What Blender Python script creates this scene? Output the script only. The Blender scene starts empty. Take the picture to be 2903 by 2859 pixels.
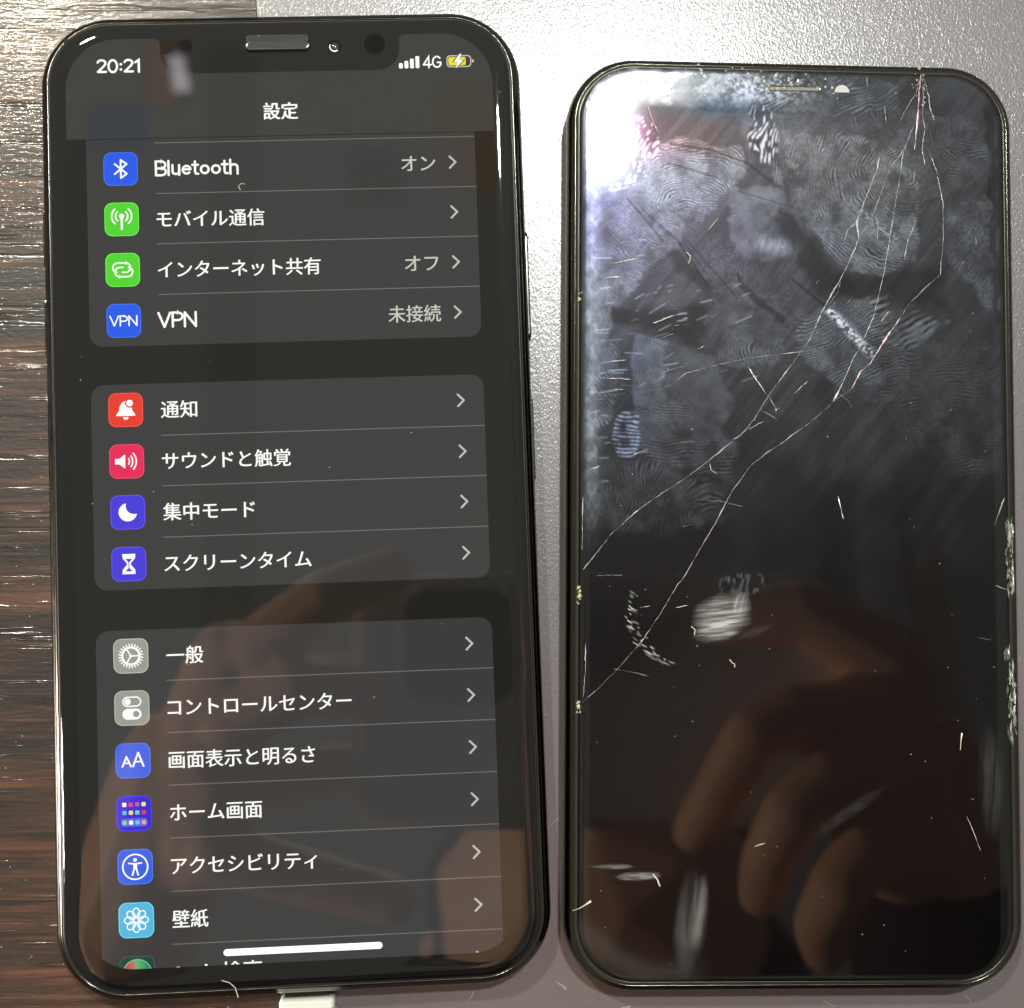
# Two phones lying on a desk mat over a dark wooden table, photographed from above.
import bpy, bmesh, math, random
import numpy as np
from mathutils import Vector, Matrix

MM = 0.001
random.seed(7)
rng = np.random.default_rng(11)
sc = bpy.context.scene
col = sc.collection

# ------------------------------------------------------------------ camera, world, lamps, exposure
cam_d = bpy.data.cameras.new('camera'); cam = bpy.data.objects.new('camera', cam_d); col.objects.link(cam)
cam_d.sensor_width = 36.0; cam_d.lens = 4500 / 2903 * 36; cam_d.clip_start = 0.002; cam_d.clip_end = 20
cam.matrix_world = (Matrix.Translation((0, 0, .24972)) @ Matrix.Rotation(0.06704, 4, 'X') @ Matrix.Rotation(-0.05033, 4, 'Y'))
sc.camera = cam
cam_d.dof.use_dof = True; cam_d.dof.focus_distance = .2425; cam_d.dof.aperture_fstop = 24

W = bpy.data.worlds.new('World'); sc.world = W; W.use_nodes = True
bg = W.node_tree.nodes['Background']; bg.inputs[0].default_value = (1.0, .96, .84, 1); bg.inputs[1].default_value = .31

def disk_lamp(name, loc, target, size, watts, colour):
    l = bpy.data.lights.new(name, 'AREA'); l.shape = 'DISK'; l.size = size; l.energy = watts; l.color = colour
    o = bpy.data.objects.new(name, l); col.objects.link(o); o.location = loc
    o.rotation_euler = (Vector(target) - Vector(loc)).to_track_quat('-Z', 'Y').to_euler()
    return o
disk_lamp('ceiling_lamp', (.183, .530, 1.50), (.02, .02, 0), .07, 19.5, (.965, 1, .965))
disk_lamp('side_lamp', (-.50, .86, 1.50), (-.05, .05, 0), .08, 17.0, (1, .96, .78))
disk_lamp('low_hand_fill', (-1.00, -.17, .065), (0, 0, .24), .12, 22.0, (1, .85, .74))  # added to light the hands from below and give the left edge its glare

sc.view_settings.view_transform = 'Standard'; sc.view_settings.look = 'None'; sc.view_settings.exposure = 0
sc.cycles.use_denoising = True
sc.cycles.max_bounces = 8; sc.cycles.transparent_max_bounces = 16
sc.cycles.sample_clamp_indirect = 3.0
sc.cycles.blur_glossy = 0.2

# ------------------------------------------------------------------ helpers
def tag(o, label=None, cat=None, group=None, kind=None):
    if label: o['label'] = label
    if cat: o['category'] = cat
    if group: o['group'] = group
    if kind: o['kind'] = kind
    return o
def empty(name, loc=(0, 0, 0), rz=0, **k):
    o = bpy.data.objects.new(name, None); col.objects.link(o)
    o.location = [c * MM for c in loc]; o.rotation_euler = (0, 0, rz); o.empty_display_size = .01
    return tag(o, **k)
def mesh_obj(name, verts, faces, mat, parent=None, smooth=False, **k):
    me = bpy.data.meshes.new(name)
    me.from_pydata([(x * MM, y * MM, z * MM) for x, y, z in verts], [], faces)
    me.update()
    if mat: me.materials.append(mat)
    if smooth: me.polygons.foreach_set('use_smooth', [len(p.vertices) <= 4 for p in me.polygons])   # big caps stay flat
    o = bpy.data.objects.new(name, me); col.objects.link(o)
    if parent: o.parent = parent
    return tag(o, **k)
class MB:                                       # collects several shapes that belong to ONE part
    def __init__(s): s.v = []; s.f = []
    def add(s, v, f):
        n = len(s.v); s.v += list(v); s.f += [tuple(i + n for i in q) for q in f]; return s
    def build(s, name, mat, parent=None, smooth=False, **k): return mesh_obj(name, s.v, s.f, mat, parent, smooth, **k)

def rrect(x0, y0, x1, y1, r, n=10, rs=None):    # counter-clockwise rounded rectangle; rs = radii BL, BR, TR, TL
    rs = rs or (r, r, r, r)
    cs = [(x0, y0, 1, 1, 180, rs[0]), (x1, y0, -1, 1, 270, rs[1]), (x1, y1, -1, -1, 0, rs[2]), (x0, y1, 1, -1, 90, rs[3])]
    out = []
    for cx, cy, sx, sy, a0, rr in cs:
        rr = max(rr, 1e-4)
        for i in range(n + 1):
            a = math.radians(a0 + 90 * i / n)
            out.append((cx + sx * rr + rr * math.cos(a), cy + sy * rr + rr * math.sin(a)))
    return out
def lathe_rect(w, h, r, profile, cx=0, cy=0, n=16, close_top=True, close_bot=True):
    """loops of rounded rectangles: profile = [(inset, z), ...] bottom to top"""
    v, f = [], []; m = None
    for d, z in profile:
        L = rrect(cx - w / 2 + d, cy - h / 2 + d, cx + w / 2 - d, cy + h / 2 - d, max(r - d, .05), n)
        m = len(L); v += [(x, y, z) for x, y in L]
    for k in range(len(profile) - 1):
        for i in range(m):
            j = (i + 1) % m; f.append((k * m + i, k * m + j, (k + 1) * m + j, (k + 1) * m + i))
    if close_bot: f.append(tuple(reversed(range(m))))
    if close_top: f.append(tuple((len(profile) - 1) * m + i for i in range(m)))
    return v, f
def flat(pts, z): return [(x, y, z) for x, y in pts], [tuple(range(len(pts)))]
def prism(pts, z0, z1):
    n = len(pts); v = [(x, y, z0) for x, y in pts] + [(x, y, z1) for x, y in pts]
    f = [tuple(reversed(range(n))), tuple(range(n, 2 * n))] + [(i, (i + 1) % n, n + (i + 1) % n, n + i) for i in range(n)]
    return v, f
def frame_flat(outer, inner, z):                # flat face between two loops with equal vertex counts
    n = len(outer); v = [(x, y, z) for x, y in outer] + [(x, y, z) for x, y in inner]
    return v, [(i, (i + 1) % n, n + (i + 1) % n, n + i) for i in range(n)]
def disc(cx, cy, r, z, n=28): return flat([(cx + r * math.cos(2 * math.pi * i / n), cy + r * math.sin(2 * math.pi * i / n)) for i in range(n)], z)
def ring(cx, cy, r0, r1, z, a0=0, a1=360, n=32):
    v, f = [], []
    for i in range(n + 1):
        a = math.radians(a0 + (a1 - a0) * i / n)
        v += [(cx + r0 * math.cos(a), cy + r0 * math.sin(a), z), (cx + r1 * math.cos(a), cy + r1 * math.sin(a), z)]
    for i in range(n): f.append((2 * i, 2 * i + 1, 2 * i + 3, 2 * i + 2))
    return v, f
def stroke(pts, w, z, closed=False, caps=True):  # ribbon with mitred joints and round ends
    P = [Vector(p) for p in pts]; n = len(P); L, R = [], []
    for i in range(n):
        a = P[i - 1] if (i > 0 or closed) else None; b = P[(i + 1) % n] if (i < n - 1 or closed) else None
        d1 = (P[i] - a).normalized() if a is not None else (b - P[i]).normalized()
        d2 = (b - P[i]).normalized() if b is not None else d1
        nrm = Vector((-d1.y - d2.y, d1.x + d2.x)); nrm = nrm.normalized() if nrm.length > 1e-6 else Vector((-d1.y, d1.x))
        c = max(.35, nrm.dot(Vector((-d1.y, d1.x)))); k = w / 2 / c
        L.append(P[i] + nrm * k); R.append(P[i] - nrm * k)
    if closed:
        v = [(p.x, p.y, z) for p in L] + [(p.x, p.y, z) for p in R]
        return v, [(n + i, n + (i + 1) % n, (i + 1) % n, i) for i in range(n)]
    loop = list(R)
    if caps:
        d = (P[-1] - P[-2]).normalized(); a = math.atan2(d.y, d.x)
        loop += [P[-1] + Vector((math.cos(a + t), math.sin(a + t))) * w / 2 for t in (-1.05, -.52, 0, .52, 1.05)]
    m1 = len(loop); loop += list(reversed(L))
    if caps:
        d = (P[0] - P[1]).normalized(); a = math.atan2(d.y, d.x)
        loop += [P[0] + Vector((math.cos(a + t), math.sin(a + t))) * w / 2 for t in (-1.05, -.52, 0, .52, 1.05)]
    v = [(p.x, p.y, z) for p in loop]; N = len(v); f = []
    lidx = lambda i: m1 + (n - 1 - i)
    for i in range(n - 1): f.append((i, i + 1, lidx(i + 1), lidx(i)))
    if caps:
        f.append(tuple([n - 1] + list(range(n, m1)) + [m1])); f.append(tuple([lidx(0)] + list(range(m1 + n, N)) + [0]))
    return v, f
def arc0(r, a0, a1, cx, cy, ky=1., n=18): return [(cx + r * math.cos(math.radians(a0 + (a1 - a0) * i / n)), cy + ky * r * math.sin(math.radians(a0 + (a1 - a0) * i / n))) for i in range(n + 1)]
def box(x0, y0, z0, x1, y1, z1): return prism([(x0, y0), (x1, y0), (x1, y1), (x0, y1)], z0, z1)

# ------------------------------------------------------------------ materials
def new_mat(name):
    m = bpy.data.materials.new(name); m.use_nodes = True; nt = m.node_tree
    return m, nt, nt.nodes, nt.links
def principled(name, colour, rough=.5, metal=0., spec=.5, noise=0., nscale=400, bump=0., bscale=800, coat=0.):
    m, nt, N, L = new_mat(name); b = N['Principled BSDF']
    b.inputs['Base Color'].default_value = (*colour, 1); b.inputs['Roughness'].default_value = rough
    b.inputs['Metallic'].default_value = metal; b.inputs['Specular IOR Level'].default_value = spec
    b.inputs['Coat Weight'].default_value = coat
    tc = N.new('ShaderNodeTexCoord')
    if noise:
        n = N.new('ShaderNodeTexNoise'); n.inputs['Scale'].default_value = nscale; n.inputs['Detail'].default_value = 5
        L.new(tc.outputs['Object'], n.inputs['Vector'])
        r = N.new('ShaderNodeMapRange'); r.inputs['To Min'].default_value = rough - noise; r.inputs['To Max'].default_value = rough + noise
        L.new(n.outputs['Fac'], r.inputs['Value']); L.new(r.outputs['Result'], b.inputs['Roughness'])
    if bump:
        n = N.new('ShaderNodeTexNoise'); n.inputs['Scale'].default_value = bscale; n.inputs['Detail'].default_value = 3
        L.new(tc.outputs['Object'], n.inputs['Vector'])
        bp = N.new('ShaderNodeBump'); bp.inputs['Strength'].default_value = bump; bp.inputs['Distance'].default_value = .0001
        L.new(n.outputs['Fac'], bp.inputs['Height']); L.new(bp.outputs['Normal'], b.inputs['Normal'])
    return m
def emit_mat(name, colour, strength=1.):
    m, nt, N, L = new_mat(name); b = N['Principled BSDF']
    b.inputs['Base Color'].default_value = (.005, .005, .005, 1); b.inputs['Roughness'].default_value = .6; b.inputs['Specular IOR Level'].default_value = 0
    b.inputs['Emission Color'].default_value = (*colour, 1); b.inputs['Emission Strength'].default_value = strength
    return m
def srgb(r, g, b):
    f = lambda c: (c / 255 / 12.92) if c / 255 <= .04045 else ((c / 255 + .055) / 1.055) ** 2.4
    return (f(r), f(g), f(b))

MAT = {}
MAT['frame_black'] = principled('polished dark aluminium band', (.11, .107, .095), .16, 1., .5, .05, 300)
MAT['frame_steel'] = principled('worn dark steel band', (.085, .082, .062), .17, 1., .5, .08, 500, .05, 3000)
MAT['gasket'] = principled('black plastic gasket', (.012, .012, .012), .35)
MAT['bezel'] = principled('black bezel print', (.0035, .0035, .0034), .6, 0, .1)
MAT['dark_hole'] = principled('dark sensor window', (.0012, .001, .001), .7, 0, .05)
MAT['grille'] = principled('metal speaker mesh', (.03, .03, .026), .6, .3, .5, .1, 6000, .8, 9000)
MAT['rim'] = principled('shiny metal rim', (.05, .05, .045), .22, 1.)
MAT['chip'] = principled('broken glass chip', (.27, .28, .24), .18, 0, .8, .1, 3000, 1., 2500)
MAT['crack'] = principled('crack through glass', (.40, .40, .42), .22, 0, .8, .1, 2000, .6, 4000)
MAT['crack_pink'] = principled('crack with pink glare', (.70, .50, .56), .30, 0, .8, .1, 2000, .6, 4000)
MAT['dust'] = principled('pale dust', (.50, .49, .45), .8)
MAT['lint'] = principled('pale lint fibre', (.62, .60, .50), .7)
MAT['plug'] = principled('white plug plastic', (.86, .86, .85), .35, 0, .4, .05, 300)
MAT['plug_grey'] = principled('pale grey plug collar', (.62, .64, .58), .45)

def thin_glass(name, ior_f=.043, rough=.0, tint=(1, 1, 1)):
    m, nt, N, L = new_mat(name); N.remove(N['Principled BSDF']); out = N['Material Output']
    fr = N.new('ShaderNodeFresnel'); fr.inputs['IOR'].default_value = 1.5
    tr = N.new('ShaderNodeBsdfTransparent'); tr.inputs[0].default_value = (.97, .97, .97, 1)
    gl = N.new('ShaderNodeBsdfGlossy'); gl.inputs['Roughness'].default_value = rough; gl.inputs[0].default_value = (*tint, 1)
    mx = N.new('ShaderNodeMixShader')
    tc = N.new('ShaderNodeTexCoord'); nz = N.new('ShaderNodeTexNoise'); nz.inputs['Scale'].default_value = 90; nz.inputs['Detail'].default_value = 2
    L.new(tc.outputs['Object'], nz.inputs['Vector'])
    mr = N.new('ShaderNodeMapRange'); mr.inputs['To Min'].default_value = rough; mr.inputs['To Max'].default_value = rough + .02
    L.new(nz.outputs['Fac'], mr.inputs['Value']); L.new(mr.outputs['Result'], gl.inputs['Roughness'])
    L.new(fr.outputs[0], mx.inputs[0]); L.new(tr.outputs[0], mx.inputs[1]); L.new(gl.outputs[0], mx.inputs[2]); L.new(mx.outputs[0], out.inputs['Surface'])
    return m
MAT['glass'] = thin_glass('clean cover glass', rough=.012)

# ---- wood
def wood_material():
    m, nt, N, L = new_mat('dark walnut laminate'); b = N['Principled BSDF']
    tc = N.new('ShaderNodeTexCoord')
    def mapped(scale, rot=.035):
        mp = N.new('ShaderNodeMapping'); mp.inputs['Scale'].default_value = scale; mp.inputs['Rotation'].default_value = (0, 0, rot)
        L.new(tc.outputs['Object'], mp.inputs['Vector']); return mp
    def noise(scale, vec, detail=4, rough=.5, dist=0):
        n = N.new('ShaderNodeTexNoise'); n.inputs['Scale'].default_value = scale; n.inputs['Detail'].default_value = detail
        n.inputs['Roughness'].default_value = rough; n.inputs['Distortion'].default_value = dist
        L.new(vec.outputs[0], n.inputs['Vector']); return n
    def math_(op, a, b_, c=None):
        n = N.new('ShaderNodeMath'); n.operation = op
        for i, x in enumerate((a, b_)):
            if isinstance(x, (int, float)): n.inputs[i].default_value = x
            else: L.new(x, n.inputs[i])
        return n.outputs[0]
    def ramp(fac, stops):
        r = N.new('ShaderNodeValToRGB'); e = r.color_ramp.elements
        while len(e) < len(stops): e.new(.5)
        for i, (p, c) in enumerate(stops): e[i].position = p; e[i].color = (*c, 1)
        L.new(fac, r.inputs[0]); return r
    broad = noise(1, mapped((14, 150, 1)), 3, .5, .6)          # bands a few mm tall
    fine = noise(1, mapped((70, 1300, 1)), 5, .66, .6)          # thin fibres
    mid = noise(1, mapped((30, 560, 1), .05), 4, .6, .9)
    mixv = math_('ADD', math_('MULTIPLY', broad.outputs[0], .38), math_('ADD', math_('MULTIPLY', mid.outputs[0], .32), math_('MULTIPLY', fine.outputs[0], .30)))
    cr = ramp(mixv, [(.39, (.004, .003, .0022)), (.46, (.011, .007, .0046)), (.52, (.034, .0145, .008)), (.58, (.078, .030, .016)), (.70, (.115, .052, .029))])
    L.new(cr.outputs[0], b.inputs['Base Color'])
    # roughness and relief
    pits = noise(1, mapped((900, 1500, 1)), 2, .6)
    rr = N.new('ShaderNodeMapRange'); rr.inputs['To Min'].default_value = .30; rr.inputs['To Max'].default_value = .52; L.new(fine.outputs[0], rr.inputs['Value'])
    L.new(rr.outputs[0], b.inputs['Roughness'])
    groove = ramp(mid.outputs[0], [(.40, (0, 0, 0)), (.50, (1, 1, 1))])
    long_ = noise(1, mapped((22, 640, 1), .03), 3, .55, .4); ridge_ = ramp(long_.outputs[0], [(.585, (0, 0, 0)), (.625, (1, 1, 1)), (.70, (.6, .6, .6))])
    h = math_('ADD', math_('MULTIPLY', ridge_.outputs[0], .55), math_('ADD', math_('MULTIPLY', fine.outputs[0], .34), math_('MULTIPLY', pits.outputs[0], .30)))
    bp = N.new('ShaderNodeBump'); bp.inputs['Strength'].default_value = .8; bp.inputs['Distance'].default_value = .00016
    L.new(h, bp.inputs['Height']); L.new(bp.outputs[0], b.inputs['Normal'])
    b.inputs['Specular IOR Level'].default_value = .42
    b.inputs['Coat Weight'].default_value = .85; b.inputs['Coat Roughness'].default_value = .10; L.new(bp.outputs[0], b.inputs['Coat Normal'])
    return m
MAT['wood'] = wood_material()

# ---- desk mat
def mat_material():
    m, nt, N, L = new_mat('grey leatherette mat'); b = N['Principled BSDF']
    tc = N.new('ShaderNodeTexCoord'); mp = N.new('ShaderNodeMapping'); mp.inputs['Scale'].default_value = (1.25, .85, 1)
    L.new(tc.outputs['Object'], mp.inputs['Vector'])
    n1 = N.new('ShaderNodeTexNoise'); n1.inputs['Scale'].default_value = 2300; n1.inputs['Detail'].default_value = 2; n1.inputs['Distortion'].default_value = 1.2
    n2 = N.new('ShaderNodeTexNoise'); n2.inputs['Scale'].default_value = 18; n2.inputs['Detail'].default_value = 4
    n3 = N.new('ShaderNodeTexVoronoi'); n3.inputs['Scale'].default_value = 2400
    for n in (n1, n3): L.new(mp.outputs[0], n.inputs['Vector'])
    L.new(tc.outputs['Object'], n2.inputs['Vector'])
    cr = N.new('ShaderNodeValToRGB'); cr.color_ramp.elements[0].position = .35; cr.color_ramp.elements[1].position = .65
    cr.color_ramp.elements[0].color = (.128, .108, .116, 1); cr.color_ramp.elements[1].color = (.158, .134, .143, 1)
    L.new(n2.outputs['Fac'], cr.inputs[0])
    mxc = N.new('ShaderNodeMix'); mxc.data_type = 'RGBA'; mxc.blend_type = 'MULTIPLY'; mxc.inputs[0].default_value = .35
    L.new(cr.outputs[0], mxc.inputs[6]); L.new(n1.outputs['Color'], mxc.inputs[7]); L.new(mxc.outputs[2], b.inputs['Base Color'])
    add = N.new('ShaderNodeMath'); add.operation = 'MULTIPLY_ADD'; add.inputs[1].default_value = .6
    L.new(n3.outputs['Distance'], add.inputs[0]); L.new(n1.outputs['Fac'], add.inputs[2])
    bp = N.new('ShaderNodeBump'); bp.inputs['Strength'].default_value = .5; bp.inputs['Distance'].default_value = .000045
    L.new(add.outputs[0], bp.inputs['Height']); L.new(bp.outputs[0], b.inputs['Normal'])
    b.inputs['Roughness'].default_value = .385; b.inputs['IOR'].default_value = 1.5; b.inputs['Specular IOR Level'].default_value = .5
    b.inputs['Coat Weight'].default_value = .9; b.inputs['Coat IOR'].default_value = 1.5; b.inputs['Coat Roughness'].default_value = .19; L.new(bp.outputs[0], b.inputs['Coat Normal'])
    return m
MAT['mat'] = mat_material()

# ------------------------------------------------------------------ table and mat
mesh_obj('table_top', *box(-230, -150, -28, 245, 215, -.9), MAT['wood'], kind='structure')
# the mat's left edge crosses behind the left phone at a slight angle
mx = lambda y: -28.0 + (94.74 - y) * (10.5 / 155)
v = [(mx(-145), -145), (235, -145), (235, 205), (mx(205), 205)]
matv = []
mb = MB(); n = 4
mb.v = [(x, y, -.9) for x, y in v] + [(x, y, -.15) for x, y in v] + [(x + (.15 if i in (0, 3) else -.15), y + (.15 if i < 2 else -.15), 0) for i, (x, y) in enumerate(v)]
mb.f = [(3, 2, 1, 0), (8, 9, 10, 11)] + [(i, (i + 1) % 4, 4 + (i + 1) % 4, 4 + i) for i in range(4)] + [(4 + i, 4 + (i + 1) % 4, 8 + (i + 1) % 4, 8 + i) for i in range(4)]
mb.build('desk_mat', MAT['mat'], label='grey leatherette desk mat under both phones, covering most of the wooden table', cat='desk mat')

# ------------------------------------------------------------------ LEFT PHONE
LP = empty('smartphone', (-21.17, 17.80, 0), .03334, label='smartphone with lit screen showing a dark settings list, white cable plugged in below', cat='phone')
LW, LH, LR = 74.3, 150.2, 11.0
prof = []
for i in range(13):
    t = -80 + 160 * i / 12
    z = 3.95 + 3.55 * math.sin(math.radians(t)) / math.sin(math.radians(80)); d = 1.75 * (1 - math.cos(math.radians(t)) ** .75)
    prof.append((d, z))
prof += [(1.25, 7.62), (1.55, 7.60), (1.58, 7.40)]
mesh_obj('frame', *lathe_rect(LW, LH, LR, prof), MAT['frame_black'], LP, True)
mesh_obj('gasket', *lathe_rect(LW - 3.1, LH - 3.1, LR - 1.5, [(0, 7.2), (0, 7.58), (.12, 7.64), (.45, 7.64), (.45, 7.2)], close_top=False, close_bot=False), MAT['gasket'], LP, True)
# cover glass with rolled edge
gp = [(0, 7.60)] + [(2.5 * (1 - math.cos(math.radians(a)) ** .9), 7.62 + .68 * math.sin(math.radians(a))) for a in range(8, 91, 6)] + [(2.9, 8.301)]
mesh_obj('cover_glass', *lathe_rect(LW - 3.5, LH - 3.5, LR - 1.75, gp, close_bot=False), MAT['glass'], LP, True)

# display stack, lowest first
SX0, SX1, SY0, SY1, SR = -32.9, 32.7, -69.9, 71.1, 7.8
MAT['ui_bg'] = emit_mat('screen backlight black', srgb(35, 33, 29), .8)
MAT['ui_card'] = emit_mat('list card', srgb(59, 59, 59))
MAT['ui_head'] = emit_mat('title bar', srgb(60, 61, 57))
MAT['ui_sep'] = emit_mat('separator', srgb(112, 112, 109))
MAT['ui_white'] = emit_mat('white text', (.95, .95, .90), 1.15)
MAT['ui_value'] = emit_mat('pale grey text', srgb(205, 206, 194), 1)
MAT['ui_chev'] = emit_mat('chevron grey', srgb(196, 197, 192), 1)
MAT['ui_bar'] = emit_mat('home bar white', (1, 1, 1), 1.4)
screen = mesh_obj('screen', *flat(rrect(SX0 - .3, SY0 - .3, SX1 + .3, SY1 + .3, SR, 12), 7.640), MAT['ui_bg'], LP)
ZC, ZS, ZG = 7.652, 7.664, 7.676
CX0, CX1 = -30.0, 29.6
mesh_obj('title_bar', *flat([(SX0 - .2, 55.52), (SX1 + .2, 55.52), (SX1 + .2, SY1 + .2), (SX0 - .2, SY1 + .2)], ZC), MAT['ui_head'], screen)
mesh_obj('list_card', *flat(rrect(CX0, 23.35, CX1, 55.40, 1, 8, rs=(2.0, 2.0, .01, .01)), ZC), MAT['ui_card'], screen)
mesh_obj('list_card', *flat(rrect(CX0, -13.70, CX1, 17.50, 2.0, 8), ZC), MAT['ui_card'], screen)
mesh_obj('list_card', *flat(rrect(CX0, -71.5, CX1, -19.75, 1, 8, rs=(.01, .01, 2.0, 2.0)), ZC), MAT['ui_card'], screen)
ROWS = [50.78, 42.95, 35.12, 27.28, 13.60, 5.74, -1.98, -9.80, -23.62, -31.40, -39.22, -47.04, -54.92, -62.76, -70.62]
sep_me = None
for y in (54.72, 46.83, 39.02, 31.18, 9.56, 1.86, -5.93, -27.47, -35.27, -43.09, -50.93, -58.77, -66.54):
    if sep_me is None:
        o = mesh_obj('separator', *flat([(-19.6, -.07), (CX1, -.07), (CX1, .07), (-19.6, .07)], 0), MAT['ui_sep'], screen); sep_me = o.data
    else:
        o = bpy.data.objects.new('separator', sep_me); col.objects.link(o); o.parent = screen
    o.location = (0, y * MM, ZS * MM)
# chevrons
cv_me = None
for i, y in enumerate(ROWS):
    if cv_me is None:
        o = mesh_obj('chevron', *stroke([(-.48, .90), (.42, 0), (-.48, -.90)], .30, 0), MAT['ui_chev'], screen); cv_me = o.data
    else:
        o = bpy.data.objects.new('chevron', cv_me); col.objects.link(o); o.parent = screen
    o.location = (26.08 * MM, (y - .05) * MM, ZS * MM)

# text
def text(name, body, x0, x1, y, h, mat, parent, z=ZG, off=.0, anchor='baseline', wt=.07):
    """glyph outlines turned to mesh, stretched to the measured width"""
    c = bpy.data.curves.new(name, 'FONT'); c.body = body; c.size = 1; c.offset = off; c.resolution_u = 4; c.fill_mode = 'FRONT'
    t = bpy.data.objects.new(name, c); me = bpy.data.meshes.new_from_object(t)
    bpy.data.objects.remove(t); 
    co = np.empty(len(me.vertices) * 3); me.vertices.foreach_get('co', co); co = co.reshape(-1, 3)
    a, b = co[:, 0].min(), co[:, 0].max()
    sx = (x1 - x0) / (b - a); sy = h
    co[:, 0] = (co[:, 0] - a) * sx + x0
    if anchor == 'centre': co[:, 1] = (co[:, 1] - (co[:, 1].min() + co[:, 1].max()) / 2) * sy + y
    else: co[:, 1] = co[:, 1] * sy + y
    co[:, 2] = z
    me.vertices.foreach_set('co', (co * MM).ravel()); me.update(); me.materials.clear(); me.materials.append(mat)
    bm = bmesh.new(); bm.from_mesh(me); g = bmesh.ops.duplicate(bm, geom=bm.verts[:] + bm.edges[:] + bm.faces[:])
    bmesh.ops.translate(bm, verts=[q for q in g['geom'] if isinstance(q, bmesh.types.BMVert)], vec=(wt * MM, .4 * wt * MM, .003 * MM)); bm.to_mesh(me); bm.free()
    o = bpy.data.objects.new(name, me); col.objects.link(o); o.parent = parent
    return o
LET = {  # letters as strokes, cap height 1
 'B': (.66, [[(.08, 0), (.08, 1), (.36, 1)] + arc0(.25, 90, -90, .36, .75) + [(.08, .5)], [(.08, .5), (.38, .5)] + arc0(.25, 90, -90, .38, .25) + [(.08, 0)]]),
 'l': (.24, [[(.12, 0), (.12, 1.02)]]),
 'u': (.58, [[(.10, .72), (.10, .28)] + arc0(.18, 190, 350, .28, .25) + [(.46, .34)], [(.47, .72), (.47, 0)]]),
 'e': (.60, [[(.09, .39), (.50, .39)] + arc0(.215, 8, 315, .30, .36, 1.28)]),
 't': (.40, [[(.17, .95), (.17, .20), (.21, .07), (.34, .05)], [(.02, .70), (.34, .70)]]),
 'o': (.62, [arc0(.215, 0, 360, .31, .36, 1.28)]),
 'h': (.58, [[(.09, 0), (.09, 1.02)], [(.09, .42)] + arc0(.20, 165, 0, .29, .48) + [(.49, 0)]]),
 'V': (.70, [[(.04, 1), (.35, 0)], [(.35, 0), (.66, 1)]]),
 'P': (.64, [[(.09, 0), (.09, 1), (.34, 1)] + arc0(.27, 90, -90, .34, .73) + [(.09, .46)]]),
 'N': (.76, [[(.09, 0), (.09, 1)], [(.09, 1), (.67, 0)], [(.67, 0), (.67, 1)]]),
 '2': (.64, [arc0(.235, 165, -30, .31, .75) + [(.44, .50), (.09, .05)], [(.09, .05), (.57, .05)]]),
 '0': (.68, [arc0(.255, 0, 360, .34, .5, 1.9)]),
 '1': (.46, [[(.08, .78), (.29, .96), (.29, 0)]]),
 ':': (.28, [[(.14, .22), (.14, .2201)], [(.14, .64), (.14, .6401)]]),
 '4': (.68, [[(.46, 0), (.46, .98), (.06, .26)], [(.06, .26), (.64, .26)]]),
 'G': (.76, [arc0(.32, 45, 320, .40, .5, 1.5) + [(.68, .25), (.68, .45), (.44, .45)]]),
}
def latin(name, body, x0, x1, y, cap, mat, parent, z=ZG, wt=.16):
    tw = sum(LET[c][0] for c in body); k = (x1 - x0) / (tw * cap); mb = MB(); x = x0; zi = 0
    for c in body:
        w_, strokes = LET[c]
        for st in strokes:
            P_ = [(x + p[0] * cap * k, y + p[1] * cap) for p in st]
            closed = len(P_) > 6 and math.dist(P_[0], P_[-1]) < 1e-4
            if c == ':': mb.add(*disc(P_[0][0], P_[0][1], wt * cap * .62, z + zi * .0012, 10))
            else: mb.add(*stroke(P_[:-1] if closed else P_, wt * cap, z + zi * .0012, closed))
            zi = (zi + 1) % 4
        x += w_ * cap * k
    return mb.build(name, mat, parent)
labels = ['Bluetooth', 'モバイル通信', 'インターネット共有', 'VPN', '通知', 'サウンドと触覚', '集中モード', 'スクリーンタイム', '一般', 'コントロールセンター', '画面表示と明るさ', 'ホーム画面', 'アクセシビリティ', '壁紙', 'Siriと検索']
xr = [-6.95, -3.2, 5.2, -13.85, -14.15, -.2, -5.8, 2.5, -14.1, 7.9, 2.2, -5.9, 2.05, -14.3, -6.5]
for i, (s, x1) in enumerate(zip(labels, xr)):
    lat = s in ('Bluetooth', 'VPN')
    if lat: latin('row_label', s, -19.70, x1 + .15, ROWS[i] - 1.12, 2.16, MAT['ui_white'], screen)
    else: text('row_label', s, -19.55, x1, ROWS[i] - 1.22, 2.85, MAT['ui_white'], screen, off=0, wt=.085)
for y, s, x0, x1 in ((ROWS[0], 'オン', 18.1, 23.3), (ROWS[2], 'オフ', 18.15, 23.25), (ROWS[3], '未接続', 15.4, 23.4)):
    text('row_value', s, x0, x1, y - 1.22, 2.85, MAT['ui_value'], screen)
text('title', '設定', -2.9, 2.35, 58.25, 2.85, MAT['ui_white'], screen, wt=.14)
latin('clock', '20:21', -28.2, -21.3, 65.92, 1.95, MAT['ui_white'], screen, wt=.18)
latin('network_label', '4G', 21.95, 24.9, 65.75, 1.75, MAT['ui_white'], screen, wt=.15)
for k, h in enumerate((.85, 1.18, 1.52, 1.92)):
    x = 18.25 + k * .86
    mesh_obj('signal_bar', *flat(rrect(x, 65.68, x + .60, 65.68 + h, .16, 4), ZG), MAT['ui_white'], screen)
batt = mesh_obj('battery_symbol', *frame_flat(rrect(25.65, 65.72, 29.5, 67.62, .55, 5), rrect(25.82, 65.89, 29.33, 67.45, .42, 5), ZG), MAT['ui_value'], screen)
mesh_obj('battery_level', *flat(rrect(25.95, 66.02, 28.65, 67.32, .28, 5), ZG), emit_mat('yellow battery level', srgb(250, 228, 50), 1), screen)
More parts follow.
